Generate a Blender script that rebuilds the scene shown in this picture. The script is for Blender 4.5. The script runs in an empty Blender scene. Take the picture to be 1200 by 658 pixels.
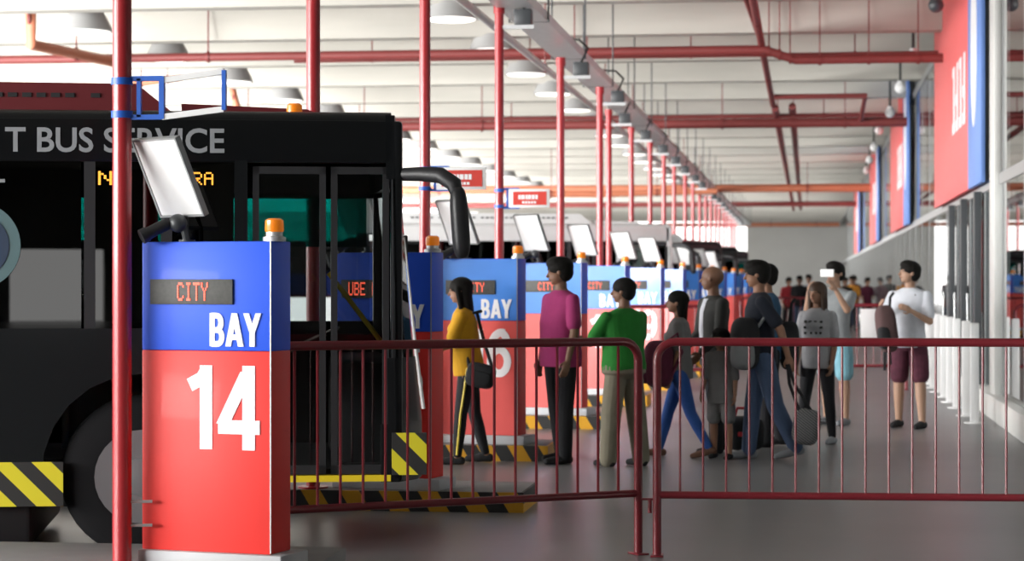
import bpy, bmesh, math, random
from mathutils import Vector, Matrix, Quaternion

random.seed(7)
C = bpy.context.scene.collection
SC = bpy.context.scene
PI = math.pi
sin, cos, rad = math.sin, math.cos, math.radians

# ------------------------------------------------------------------ camera
F = 2600.0
CX, HY = 600.0, 330.0
YAW = math.atan(345 / F)
CAMZ = 1.5
cam_d = bpy.data.cameras.new('camera')
cam = bpy.data.objects.new('camera', cam_d)
C.objects.link(cam)
cam.location = (0, 0, CAMZ)
cam.rotation_euler = (rad(90), 0, YAW)
cam_d.sensor_width = 36
cam_d.lens = F / 1200 * 36
cam_d.shift_y = 1 / 1200
cam_d.clip_end = 600
cam_d.dof.use_dof = True
cam_d.dof.focus_distance = 12.0
cam_d.dof.aperture_fstop = 3.4
SC.camera = cam

# ------------------------------------------------------------------ light and exposure
SC.view_settings.view_transform = 'Standard'
SC.view_settings.look = 'None'
SC.view_settings.exposure = 0.12
SC.view_settings.gamma = 1
SC.view_settings.use_curve_mapping = False
SC.cycles.use_denoising = True
SC.cycles.max_bounces = 8
SC.cycles.diffuse_bounces = 4
SC.cycles.transparent_max_bounces = 16
SC.cycles.sample_clamp_indirect = 6

world = bpy.data.worlds.new('world')
SC.world = world
world.use_nodes = True
wn = world.node_tree
wn.nodes['Background'].inputs[0].default_value = (1.0, 0.99, 0.97, 1)
wn.nodes['Background'].inputs[1].default_value = 2.5

def area(name, loc, target, sx, sy, power, color=(1, 1, 1)):
    l = bpy.data.lights.new(name, 'AREA')
    l.shape = 'RECTANGLE'; l.size = sx; l.size_y = sy; l.energy = power; l.color = color; l.spread = rad(115)
    o = bpy.data.objects.new(name, l); C.objects.link(o)
    o.location = loc
    d = Vector(target) - Vector(loc)
    o.rotation_euler = d.to_track_quat('-Z', 'Y').to_euler()
    return o

sun_d = bpy.data.lights.new('sun', 'SUN')
sun_d.energy = 4.5; sun_d.angle = rad(6); sun_d.color = (1, 0.97, 0.92)
sun = bpy.data.objects.new('sun', sun_d); C.objects.link(sun)
SUNDIR = Vector((-0.62, -0.30, 0.72))
sun.rotation_euler = (-SUNDIR).to_track_quat('-Z', 'Y').to_euler()
# added area lamps boosting light from the open exit side, turned toward sign fronts
for q in range(11):
    y_ = -3 + q * 10.0
    area('daylight_fill', (-17.6, y_, 3.2), (-17.6 + 1.0, y_ + .95, 3.2 - .42), 8, 3.2, 1400, (1.0, 0.99, 0.97))

# ------------------------------------------------------------------ pixel -> world
SA, CA = sin(YAW), cos(YAW)
def ray(px):
    u = (px - CX) / F
    return (-SA + CA * u, CA + SA * u)
def D(px, d, z=0.0):                     # point at axis depth d in the column px
    r = ray(px)
    return Vector((r[0] * d, r[1] * d, z))
def zz(py, d):
    return CAMZ + (HY - py) * d / F
def fd(py, z=0.0):                       # depth of a point of height z seen at row py
    return (CAMZ - z) * F / (py - HY)
def onX(px, X):                          # depth where column px meets the plane X
    return X / ray(px)[0]

# ------------------------------------------------------------------ materials
def mat(name, col, rough=0.6, metal=0.0, var=0.0, scale=6.0, bump=0.0, coat=0.0, emit=None, estr=0.0, spec=0.5, detail=4):
    m = bpy.data.materials.new(name); m.use_nodes = True
    nt = m.node_tree; b = nt.nodes['Principled BSDF']
    c = tuple(col) + (1,)
    b.inputs['Base Color'].default_value = c
    b.inputs['Roughness'].default_value = rough
    b.inputs['Metallic'].default_value = metal
    b.inputs['Specular IOR Level'].default_value = spec
    if coat: b.inputs['Coat Weight'].default_value = coat; b.inputs['Coat Roughness'].default_value = 0.08
    if emit:
        b.inputs['Emission Color'].default_value = tuple(emit) + (1,)
        b.inputs['Emission Strength'].default_value = estr
    tc = nt.nodes.new('ShaderNodeTexCoord')
    nz = nt.nodes.new('ShaderNodeTexNoise'); nz.inputs['Scale'].default_value = scale; nz.inputs['Detail'].default_value = detail
    nt.links.new(tc.outputs['Object'], nz.inputs['Vector'])
    v = var if var else 0.04
    mx = nt.nodes.new('ShaderNodeMix'); mx.data_type = 'RGBA'
    mx.inputs[6].default_value = tuple(max(0, x * (1 - v)) for x in col) + (1,)
    mx.inputs[7].default_value = tuple(min(1, x * (1 + v)) for x in col) + (1,)
    nt.links.new(nz.outputs['Fac'], mx.inputs[0])
    nt.links.new(mx.outputs[2], b.inputs['Base Color'])
    if bump:
        bp = nt.nodes.new('ShaderNodeBump'); bp.inputs['Strength'].default_value = bump; bp.inputs['Distance'].default_value = 0.02
        nt.links.new(nz.outputs['Fac'], bp.inputs['Height']); nt.links.new(bp.outputs['Normal'], b.inputs['Normal'])
    return m

def glass(name, tint=(0.8, 0.85, 0.85), refl=1.0, ior=1.5, rough=0.0):
    m = bpy.data.materials.new(name); m.use_nodes = True
    nt = m.node_tree; nt.nodes.clear()
    out = nt.nodes.new('ShaderNodeOutputMaterial')
    tr = nt.nodes.new('ShaderNodeBsdfTransparent'); tr.inputs[0].default_value = tuple(tint) + (1,)
    gl = nt.nodes.new('ShaderNodeBsdfGlossy'); gl.inputs['Roughness'].default_value = rough
    gl.inputs['Color'].default_value = (refl, refl, refl, 1)
    fr = nt.nodes.new('ShaderNodeFresnel'); fr.inputs[0].default_value = ior
    mx = nt.nodes.new('ShaderNodeMixShader')
    nt.links.new(fr.outputs[0], mx.inputs[0]); nt.links.new(tr.outputs[0], mx.inputs[1]); nt.links.new(gl.outputs[0], mx.inputs[2])
    nt.links.new(mx.outputs[0], out.inputs[0])
    return m

def stripes(name, c1, c2, period=0.22, ax='X', slant=1.0, rough=0.55):
    m = mat(name, c1, rough)
    nt = m.node_tree; b = nt.nodes['Principled BSDF']
    tc = nt.nodes.new('ShaderNodeTexCoord'); sp = nt.nodes.new('ShaderNodeSeparateXYZ')
    nt.links.new(tc.outputs['Object'], sp.inputs[0])
    a = nt.nodes.new('ShaderNodeMath'); a.operation = 'MULTIPLY_ADD'
    nt.links.new(sp.outputs['Z'], a.inputs[0]); a.inputs[1].default_value = slant; nt.links.new(sp.outputs[ax], a.inputs[2])
    d = nt.nodes.new('ShaderNodeMath'); d.operation = 'DIVIDE'; nt.links.new(a.outputs[0], d.inputs[0]); d.inputs[1].default_value = period
    f = nt.nodes.new('ShaderNodeMath'); f.operation = 'FRACT'; nt.links.new(d.outputs[0], f.inputs[0])
    g = nt.nodes.new('ShaderNodeMath'); g.operation = 'GREATER_THAN'; nt.links.new(f.outputs[0], g.inputs[0]); g.inputs[1].default_value = 0.5
    mx = nt.nodes.new('ShaderNodeMix'); mx.data_type = 'RGBA'
    mx.inputs[6].default_value = tuple(c1) + (1,); mx.inputs[7].default_value = tuple(c2) + (1,)
    nt.links.new(g.outputs[0], mx.inputs[0]); nt.links.new(mx.outputs[2], b.inputs['Base Color'])
    return m

M = {}
M['floor'] = mat('polished_concrete', (0.185, 0.185, 0.188), 0.34, var=0.22, scale=0.9, spec=0.6, detail=8)
M['concrete'] = mat('precast_concrete', (0.45, 0.435, 0.395), 0.85, var=0.28, scale=1.6, bump=0.5, detail=8)
for n_ in M['concrete'].node_tree.nodes:
    if n_.type == 'TEX_NOISE':
        mp_ = M['concrete'].node_tree.nodes.new('ShaderNodeMapping'); mp_.inputs['Scale'].default_value = (0.16, 1.6, 1.2)
        l_ = n_.inputs['Vector'].links[0]; src_ = l_.from_socket
        M['concrete'].node_tree.links.new(src_, mp_.inputs['Vector']); M['concrete'].node_tree.links.new(mp_.outputs[0], n_.inputs['Vector'])
M['wallc'] = mat('plain_concrete_wall', (0.50, 0.50, 0.48), 0.9, var=0.14, scale=0.5, bump=0.1, detail=8)
M['pavement'] = mat('pale_pavement', (0.46, 0.45, 0.43), 0.85, var=0.12, scale=0.6)
M['kerbtop'] = mat('kerb_concrete', (0.30, 0.30, 0.30), 0.7, var=0.15)
M['kerb'] = stripes('kerb_stripes', (0.72, 0.36, 0.02), (0.03, 0.03, 0.03), 0.26, 'X', 0.6)
M['bus_stripes'] = stripes('hazard_stripes', (0.70, 0.62, 0.03), (0.03, 0.03, 0.03), 0.21, 'X', 1.0, 0.4)
M['blue'] = mat('blue_sign_paint', (0.012, 0.105, 0.86), 0.55, coat=0.04)
M['red'] = mat('red_sign_paint', (0.84, 0.030, 0.022), 0.55, coat=0.04)
M['paleblue'] = mat('glare_washed_blue', (0.07, 0.27, 0.84), 0.3, coat=0.5, var=.25, scale=2.5)  # blue paled to carry the glare on the far sign fronts
M['palered'] = mat('glare_washed_red', (0.84, 0.13, 0.12), 0.3, coat=0.5, var=.10, scale=2.5)  # red paled to carry the same glare
M['pole_red'] = mat('red_pole_paint', (0.42, 0.028, 0.035), 0.32, coat=0.2)
M['pipe_red'] = mat('red_pipe_paint', (0.19, 0.032, 0.030), 0.5, var=0.1)
M['pipe_orange'] = mat('orange_pipe_paint', (0.50, 0.17, 0.09), 0.5, var=0.1)
M['fence_red'] = mat('maroon_fence_paint', (0.20, 0.016, 0.025), 0.3, coat=0.2)
M['white'] = mat('white_paint', (0.82, 0.82, 0.82), 0.45)
M['letter'] = mat('white_lettering', (0.88, 0.88, 0.90), 0.5)
M['plinth'] = mat('pale_plinth', (0.50, 0.51, 0.53), 0.6)
M['steel'] = mat('galvanised_steel', (0.62, 0.63, 0.64), 0.4, metal=0.6, var=0.1, scale=20)
M['alu'] = mat('silver_aluminium', (0.36, 0.37, 0.375), 0.35, metal=0.3)
M['pale'] = mat('pale_metal', (0.66, 0.66, 0.64), 0.4)
M['darkframe'] = mat('dark_door_frame', (0.05, 0.055, 0.06), 0.4)
M['bluepaint'] = mat('blue_bracket_paint', (0.02, 0.12, 0.55), 0.4)
M['black'] = mat('bus_black', (0.006, 0.007, 0.008), 0.30, coat=0.12, spec=0.3)
M['blackmatte'] = mat('black_plastic', (0.016, 0.016, 0.018), 0.5)
M['rubber'] = mat('tyre_rubber', (0.008, 0.008, 0.009), 0.85, spec=0.15)
M['hub'] = mat('wheel_hub', (0.22, 0.22, 0.23), 0.4, metal=0.5)
M['maroon'] = mat('maroon_bus_paint', (0.12, 0.010, 0.014), 0.45)
M['buswhite'] = mat('pale_bus_paint', (0.52, 0.53, 0.53), 0.3, coat=0.3)
M['interior'] = mat('bus_interior_grey', (0.10, 0.105, 0.11), 0.7)
M['fairing'] = mat('light_grey_interior_panel', (0.36, 0.37, 0.38), 0.6)

M['yellow'] = mat('yellow_paint', (0.75, 0.56, 0.02), 0.4)
M['greyletter'] = mat('grey_lettering', (0.27, 0.285, 0.30), 0.5)
M['tray'] = mat('white_tray_steel', (0.66, 0.67, 0.68), 0.35, metal=0.2, var=.15, scale=10)
M['ledboard'] = mat('led_board', (0.085, 0.085, 0.08), 0.6, var=0.3, scale=60)
M['led'] = mat('red_led', (0.9, 0.1, 0.05), 0.5, emit=(1.0, 0.13, 0.07), estr=1.25)
M['ledor'] = mat('orange_led', (0.9, 0.4, 0.05), 0.5, emit=(1.0, 0.38, 0.04), estr=1.2)
M['amber'] = mat('amber_lens', (0.85, 0.22, 0.01), 0.25, coat=0.4, emit=(1.0, 0.25, 0.01), estr=0.25)
M['lamp'] = mat('lamp_glow', (0.9, 0.9, 0.88), 0.5, emit=(1, 0.96, 0.9), estr=1.6)
M['hood'] = mat('lamp_hood_aluminium', (0.42, 0.42, 0.42), 0.4, metal=0.25)
M['coral'] = mat('red_banner', (0.82, 0.15, 0.15), 0.5)
M['bannerblue'] = mat('blue_banner', (0.16, 0.29, 0.68), 0.5)
M['seat'] = mat('bus_seat_cloth', (0.03, 0.05, 0.10), 0.9)
M['tealring'] = mat('teal_emblem', (0.10, 0.17, 0.18), 0.5)
M['navy'] = mat('emblem_navy', (0.03, 0.05, 0.09), 0.5)
M['upper'] = mat('grey_cladding', (0.15, 0.155, 0.155), 0.6, var=0.1)
M['glass'] = glass('clear_glass', (0.86, 0.89, 0.89))
M['dglass'] = glass('dark_tinted_glass', (0.16, 0.18, 0.19), 1.0, 1.6)
M['bglass'] = glass('blackened_window', (0.02, 0.022, 0.025), 1.0, 1.6)
M['wglass'] = glass('windshield_glass', (0.05, 0.055, 0.06), 1.0, 1.6)
M['teal'] = glass('teal_sunshade', (0.0, 0.30, 0.27), 0.3)
M['signred'] = mat('hanging_sign_red', (0.62, 0.045, 0.03), 0.5)

# ------------------------------------------------------------------ mesh builder
class MB:
    def __init__(self): self.v = []; self.f = []; self.mi = []
    def add(self, vs, fs, mat_i=0, mtx=None):
        n = len(self.v)
        if mtx is not None: vs = [mtx @ Vector(p) for p in vs]
        self.v += [tuple(p) for p in vs]
        self.f += [tuple(i + n for i in f) for f in fs]
        self.mi += [mat_i] * len(fs)
        return self
    def box(self, x0, x1, y0, y1, z0, z1, mi=0, mtx=None, bev=0.0):
        if bev > 0:
            b = min(bev, (x1 - x0) / 2.1, (y1 - y0) / 2.1, (z1 - z0) / 2.1)
            bm = bmesh.new(); bmesh.ops.create_cube(bm, size=1)
            for v in bm.verts: v.co = Vector(((x0 + x1) / 2 + v.co.x * (x1 - x0), (y0 + y1) / 2 + v.co.y * (y1 - y0), (z0 + z1) / 2 + v.co.z * (z1 - z0)))
            bmesh.ops.bevel(bm, geom=bm.edges[:], offset=b, segments=2, affect='EDGES', profile=0.5)
            bm.verts.index_update()
            self.add([v.co.copy() for v in bm.verts], [[v.index for v in f.verts] for f in bm.faces], mi, mtx)
            bm.free(); return self
        vs = [(x, y, z) for x in (x0, x1) for y in (y0, y1) for z in (z0, z1)]
        return self.add(vs, [(0, 1, 3, 2), (4, 6, 7, 5), (0, 4, 5, 1), (2, 3, 7, 6), (0, 2, 6, 4), (1, 5, 7, 3)], mi, mtx)
    def tube(self, pts, r, seg=10, mi=0, mtx=None):
        pts = [Vector(p) for p in pts]; n = len(pts)
        if not isinstance(r, (list, tuple)): r = [r] * n
        vs = []; fs = []
        up = None
        for i, p in enumerate(pts):
            t = (pts[min(i + 1, n - 1)] - pts[max(i - 1, 0)]).normalized()
            if up is None: up = Vector((0, 0, 1)) if abs(t.z) < 0.9 else Vector((1, 0, 0))
            a = t.cross(up)
            if a.length < 1e-4: a = t.cross(Vector((0.3, 1, 0)))
            a.normalize(); b = a.cross(t).normalized(); up = b
            for k in range(seg):
                th = 2 * PI * k / seg
                vs.append(p + (a * cos(th) + b * sin(th)) * r[i])
        for i in range(n - 1):
            for k in range(seg):
                k2 = (k + 1) % seg
                fs.append((i * seg + k, i * seg + k2, (i + 1) * seg + k2, (i + 1) * seg + k))
        fs.append(tuple(range(seg))[::-1]); fs.append(tuple((n - 1) * seg + k for k in range(seg)))
        return self.add(vs, fs, mi, mtx)
    def lathe(self, prof, seg=24, mi=0, mtx=None):    # prof: (r, z) from bottom to top
        vs = []; fs = []
        for r, z in prof:
            for k in range(seg): vs.append((r * cos(2 * PI * k / seg), r * sin(2 * PI * k / seg), z))
        for i in range(len(prof) - 1):
            for k in range(seg):
                k2 = (k + 1) % seg
                fs.append((i * seg + k, i * seg + k2, (i + 1) * seg + k2, (i + 1) * seg + k))
        fs.append(tuple(range(seg))[::-1]); fs.append(tuple((len(prof) - 1) * seg + k for k in range(seg)))
        return self.add(vs, fs, mi, mtx)
    def ell(self, c, r, e=1.0, seg=16, rings=10, mi=0, mtx=None):   # (super)ellipsoid
        def sp(x): return math.copysign(abs(x) ** e, x)
        vs = [(c[0], c[1], c[2] - r[2])]; fs = []
        for i in range(1, rings):
            ph = -PI / 2 + PI * i / rings
            for k in range(seg):
                th = 2 * PI * k / seg
                vs.append((c[0] + r[0] * sp(cos(ph)) * sp(cos(th)), c[1] + r[1] * sp(cos(ph)) * sp(sin(th)), c[2] + r[2] * sp(sin(ph))))
        vs.append((c[0], c[1], c[2] + r[2])); last = len(vs) - 1
        for k in range(seg): fs.append((0, 1 + (k + 1) % seg, 1 + k))
        for i in range(rings - 2):
            for k in range(seg):
                k2 = (k + 1) % seg; a = 1 + i * seg
                fs.append((a + k, a + k2, a + seg + k2, a + seg + k))
        a = 1 + (rings - 2) * seg
        for k in range(seg): fs.append((a + k, a + (k + 1) % seg, last))
        return self.add(vs, fs, mi, mtx)
    def cone(self, p, q, r0, r1, seg=14, sq=1.0):     # round cone between joints (closed)
        p = Vector(p); q = Vector(q); d = q - p; L = d.length
        if L < 1e-5: return self.ell(p, (r0, r0, r0))
        rot = d.to_track_quat('Z', 'X').to_matrix().to_4x4(); mt = Matrix.Translation(p) @ rot
        prof = []
        for i in range(5):
            a = -PI / 2 + PI / 2 * i / 5; prof.append((max(r0 * cos(a), 1e-3), r0 * sin(a)))
        prof.append((r0, 0)); prof.append((r1, L))
        for i in range(1, 6):
            a = PI / 2 * i / 5; prof.append((max(r1 * cos(a), 1e-3), L + r1 * sin(a)))
        return self.lathe(prof, seg, 0, mt)
    def loft(self, rings, seg=24, e=1.0, mtx=None, mi=0):   # rings: (cx, cy, cz, rx, ry)
        def sp(x): return math.copysign(abs(x) ** e, x)
        vs = []; fs = []
        for (cx, cy, cz, rx, ry) in rings:
            for k in range(seg):
                th = 2 * PI * k / seg
                vs.append((cx + rx * sp(cos(th)), cy + ry * sp(sin(th)), cz))
        for i in range(len(rings) - 1):
            for k in range(seg):
                k2 = (k + 1) % seg
                fs.append((i * seg + k, i * seg + k2, (i + 1) * seg + k2, (i + 1) * seg + k))
        fs.append(tuple(range(seg))[::-1]); fs.append(tuple((len(rings) - 1) * seg + k for k in range(seg)))
        return self.add(vs, fs, mi, mtx)
    def prism(self, pts, y0, y1, mi=0, mtx=None):     # outline in x-z, extruded along y
        n = len(pts)
        vs = [(p[0], y0, p[1]) for p in pts] + [(p[0], y1, p[1]) for p in pts]
        fs = [tuple(range(n)), tuple(range(2 * n - 1, n - 1, -1))]
        for i in range(n):
            j = (i + 1) % n; fs.append((i, i + n, j + n, j))
        return self.add(vs, fs, mi, mtx)
    def build(self, name, mats, parent=None, loc=(0, 0, 0), rotz=0.0, smooth=True, ang=38, rot=None):
        me = bpy.data.meshes.new(name)
        me.from_pydata(self.v, [], self.f)
        if not isinstance(mats, (list, tuple)): mats = [mats]
        for m in mats: me.materials.append(M[m] if isinstance(m, str) else m)
        for p, i in zip(me.polygons, self.mi): p.material_index = i
        bm = bmesh.new(); bm.from_mesh(me)
        bmesh.ops.recalc_face_normals(bm, faces=bm.faces[:])
        if smooth:
            for f in bm.faces: f.smooth = True
            for e in bm.edges:
                if len(e.link_faces) == 2: e.smooth = e.calc_face_angle(0) < rad(ang)
                else: e.smooth = False
        bm.to_mesh(me); bm.free()
        o = bpy.data.objects.new(name, me); C.objects.link(o)
        if parent is not None: o.parent = parent
        o.location = loc
        o.rotation_euler = rot if rot is not None else (0, 0, rotz)
        return o

def tag(o, label=None, cat=None, group=None, kind=None):
    if label: o['label'] = label
    if cat: o['category'] = cat
    if group: o['group'] = group
    if kind: o['kind'] = kind
    return o
def empty(name, loc=(0, 0, 0), rotz=0.0, **k):
    o = bpy.data.objects.new(name, None); C.objects.link(o); o.empty_display_size = 0.2
    o.location = loc; o.rotation_euler = (0, 0, rotz)
    return tag(o, **k)
def copy_tree(o, parent=None):
    c = o.copy(); C.objects.link(c)
    if parent is not None: c.parent = parent
    for ch in o.children: copy_tree(ch, c)
    return c

def text_part(name, s, w, h, m, parent, loc, rot=(PI / 2, 0, 0), bold=0.02, depth=0.003):
    cu = bpy.data.curves.new('t', 'FONT'); cu.body = s; cu.size = 1; cu.offset = bold; cu.extrude = 0.5
    cu.resolution_u = 4
    t = bpy.data.objects.new('t', cu); C.objects.link(t)
    bpy.context.view_layer.update()
    me = bpy.data.meshes.new_from_object(t.evaluated_get(bpy.context.evaluated_depsgraph_get()))
    bpy.data.objects.remove(t); bpy.data.curves.remove(cu)
    xs = [v.co.x for v in me.vertices]; ys = [v.co.y for v in me.vertices]
    x0, x1, y0, y1 = min(xs), max(xs), min(ys), max(ys)
    for v in me.vertices:
        v.co.x = (v.co.x - x0) / (x1 - x0) * w; v.co.y = (v.co.y - y0) / (y1 - y0) * h; v.co.z *= depth
    me.name = name; me.materials.clear(); me.materials.append(M[m])
    o = bpy.data.objects.new(name, me); C.objects.link(o)
    o.parent = parent; o.location = loc; o.rotation_euler = rot
    return o

def arc(cx, cy, rx, ry, a0, a1, n=14):
    return [(cx + rx * cos(rad(a0 + (a1 - a0) * i / n)), cy + ry * sin(rad(a0 + (a1 - a0) * i / n))) for i in range(n + 1)]
# bold sans strokes in a 0..1 box: (width of the glyph, stroke lists)
GL = {
 '1': (.36, [[(.27, 0), (.27, 1.0)], [(.27, .93), (.20, .84), (.03, .76)]]),
 '4': (.60, [[(.44, 0), (.44, 1.0)], [(.42, .93), (.07, .31)], [(.0, .27), (.60, .27)]]),
 '6': (.56, [arc(.28, .32, .20, .25, 0, 360, 26), arc(.34, .52, .26, .41, 200, 75, 14), arc(.30, .66, .18, .27, 85, 15, 8)]),
 '8': (.56, [arc(.28, .27, .20, .20, 0, 360, 26), arc(.28, .73, .175, .19, 0, 360, 26)]),
 '9': (.56, [arc(.28, .68, .20, .25, 0, 360, 26), arc(.22, .48, .26, .41, 20, -105, 14), arc(.26, .34, .18, .27, -95, -165, 8)]),
 '7': (.54, [[(.0, .92), (.52, .92)], [(.47, .93), (.28, .5), (.20, 0)]]),
 '5': (.56, [[(.50, .92), (.12, .92)], [(.14, .95), (.08, .50)], arc(.27, .32, .20, .25, 130, -150, 18)]),
 'B': (.58, [[(.08, 0), (.08, 1.0)], [(.05, .07), (.30, .07)] , arc(.30, .28, .18, .21, -90, 90, 12), [(.05, .49), (.30, .49)], arc(.28, .71, .165, .21, -90, 90, 12), [(.05, .925), (.28, .925)]]),
 'A': (.66, [[(.07, 0), (.33, 1.0)], [(.59, 0), (.33, 1.0)], [(.15, .28), (.51, .28)]]),
 'Y': (.62, [[(.06, 1.0), (.31, .42)], [(.56, 1.0), (.31, .42)], [(.31, 0), (.31, .46)]]),
}
def glyphs(name, txt, w, h, m, parent, loc, tv=.155, gap=.09):
    tot = sum(GL[c][0] for c in txt) + gap * (len(txt) - 1)
    b = MB(); x = 0; yo = 0
    for c in txt:
        for pl in GL[c][1]:
            yo = (yo + .0004) if yo < .0045 else .0004
            n = len(pl); P = [Vector(((x + p[0]) / tot * w, p[1] * h)) for p in pl]
            t_ = tv * h * .5; Lp = []; Rp = []
            closed = (P[0] - P[-1]).length < 1e-4
            for i in range(n):
                a = P[i - 1] if i else (P[-2] if closed else P[0]); c_ = P[i + 1] if i < n - 1 else (P[1] if closed else P[-1])
                d = (c_ - a).normalized(); nn = Vector((-d.y, d.x))
                if n == 2 and abs(d.x) > .05 and abs(d.y) > .3:      # slanted bars end flat
                    Lp.append(P[i] + Vector((t_ * 1.08, 0))); Rp.append(P[i] - Vector((t_ * 1.08, 0)))
                else: Lp.append(P[i] + nn * t_); Rp.append(P[i] - nn * t_)
            for i in range(n - 1):
                q = [Lp[i], Lp[i + 1], Rp[i + 1], Rp[i]]
                b.add([(v.x, -.0018 - yo, v.y) for v in q] + [(v.x, 0, v.y) for v in q], [(0, 1, 2, 3), (7, 6, 5, 4), (0, 4, 5, 1), (1, 5, 6, 2), (2, 6, 7, 3), (3, 7, 4, 0)])
        x += GL[c][0] + gap
    return b.build(name, m, parent, loc, smooth=False)

DOT = {'C': '01110 10001 10000 10000 10000 10001 01110', 'I': '01110 00100 00100 00100 00100 00100 01110',
       'T': '11111 00100 00100 00100 00100 00100 00100', 'Y': '10001 10001 01010 00100 00100 00100 00100',
       'U': '10001 10001 10001 10001 10001 10001 01110', 'B': '11110 10001 10001 11110 10001 10001 11110',
       'E': '11111 10000 10000 11110 10000 10000 11111', 'P': '11110 10001 10001 11110 10000 10000 10000',
       'N': '10001 11001 10101 10101 10011 10001 10001', 'R': '11110 10001 10001 11110 10100 10010 10001',
       'A': '01110 10001 10001 11111 10001 10001 10001', 'O': '01110 10001 10001 10001 10001 10001 01110',
       '.': '00000 00000 00000 00000 00000 01100 01100', ' ': '00000 00000 00000 00000 00000 00000 00000'}
def dots(name, s, w, h, m, parent, loc, rotz=0):
    b = MB(); n = len(s) * 6 - 1; px = w / n; pz = h / 7
    for i, ch in enumerate(s):
        for r, row in enumerate(DOT[ch].split()):
            for c, q in enumerate(row):
                if q == '1':
                    x = (i * 6 + c) * px; z = h - (r + 1) * pz
                    b.box(x + px * .06, x + px * .94, -0.003, 0.0, z + pz * .06, z + pz * .94)
    return b.build(name, m, parent, loc, rotz, smooth=False)

# ================================================================== SETTING
XW = 2.1            # glazed terminal wall
LEFT = -18.0
YB = 140.0
tag(MB().box(LEFT, 12, -62, 150, -0.3, 0.0).build('floor', 'floor'), kind='structure')
tag(MB().box(-160, LEFT, -120, 300, -0.3, -0.01).build('pavement', 'pavement'), kind='structure')
# the hall goes on behind the camera: closed end with a low daylight opening
tag(MB().box(-4.5, 5.4, -60.3, -60, 0, 5.72).box(8.9, 14, -60.3, -60, 0, 5.72).box(5.4, 8.9, -60.3, -60, 2.7, 5.72).box(LEFT, -4.5, -60.3, -60, 4.6, 5.72).build('wall_front', 'wallc', smooth=False), kind='structure')
tag(MB().box(LEFT - .3, LEFT, -60, -4, 0, 5.72).build('light_block_left', 'wallc', smooth=False), kind='structure')  # unseen wall added to block light from the left behind the camera
tag(MB().box(12.0, 12.3, -60, -2, 0, 5.72).box(XW, 12.3, 7.7, 8.0, 0, 5.72).build('wall_side', 'wallc', smooth=False), kind='structure')
# roof: slab and precast ribs
ceil = MB().box(LEFT, 13, -61, YB + 1, 5.72, 6.0).build('ceiling', 'concrete'); tag(ceil, kind='structure')
Y0R = 29.9 * 0.975
k = -9
while Y0R + 4.0 * k < YB:
    y = Y0R + 4.0 * k
    b = MB(); pr = [(y, 5.20), (y + .34, 5.20), (y + .50, 5.73), (y - .10, 5.73)]
    vs = [(LEFT, p[0], p[1]) for p in pr] + [(XW + .1, p[0], p[1]) for p in pr]
    b.add(vs, [(0, 1, 2, 3), (7, 6, 5, 4), (0, 4, 5, 1), (1, 5, 6, 2), (2, 6, 7, 3), (3, 7, 4, 0)])
    b.build('ceiling_rib', 'concrete', ceil, smooth=False)
    k += 1
tag(MB().box(-3.7, 9, YB, YB + .3, 0, 5.72).build('wall_back', 'wallc'), kind='structure')
# interior behind the glass
tag(MB().box(8.0, 8.3, -2, YB, 0, 5.72).build('wall_right', 'upper'), kind='structure')
# glazed front: sill, header, mullions, panes
tag(MB().box(XW - .12, XW + .12, 8, YB, 0, .26, bev=.015).build('baseboard_right', 'pale'), kind='structure')
tag(MB().box(XW - .012, XW + .08, 8, YB, 2.56, 2.68).box(XW - .012, XW + .08, 8, YB, 5.10, 5.24).build('trim_1', 'alu'), kind='structure')
MUL = []
y = 10.0; wi = 0
wins = []
while y < 118:
    y2 = y + 2.4
    w_ = empty('window_%d' % (wi + 1), (0, 0, 0), kind='structure')
    MB().box(XW - .006, XW + .06, y - .035, y + .035, .26, 5.72).build('mullion', 'alu', w_)
    MB().box(XW, XW + .015, y + .04, y2 - .04, .26, 2.56).build('pane', 'glass', w_, smooth=False)
    if not any(a - .6 < y + 1.2 < b + .6 for a, b in ((25.3, 35.0), (45, 53.5), (62, 71))):
        MB().box(XW, XW + .015, y + .04, y2 - .04, 2.68, 5.10).build('pane', 'glass', w_, smooth=False)
    # brace behind the upper glazing
    MB().tube([(XW + .25, y, 2.7 if wi % 2 else 5.1), (XW + .25, y2, 5.1 if wi % 2 else 2.7)], .05, 8).build('brace', 'alu', w_)
    wi += 1; y = y2
# tall silver column cover
dm = onX(1163, XW - .06)
yc = D(1163, dm).y
tag(MB().box(XW - .07, XW + .02, yc - .30, yc + .30, 0, 5.72, bev=.02).build('trim_2', 'pale'), kind='structure')
# door frames (dark)
for i, px in enumerate((1114, 1128, 1144)):
    yy = D(px, onX(px, XW - .07)).y
    dr = empty('door_%d' % (i + 1), (0, 0, 0), kind='structure')
    MB().box(XW - .10, XW - .01, yy - .10, yy + .10, 0.0, 2.58, bev=.006).build('door_frame', 'darkframe', dr)
    MB().tube([(XW - .16, yy + .2, .95), (XW - .16, yy + .2, 1.35)], .012, 8).build('door_handle', 'steel', dr)
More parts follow.
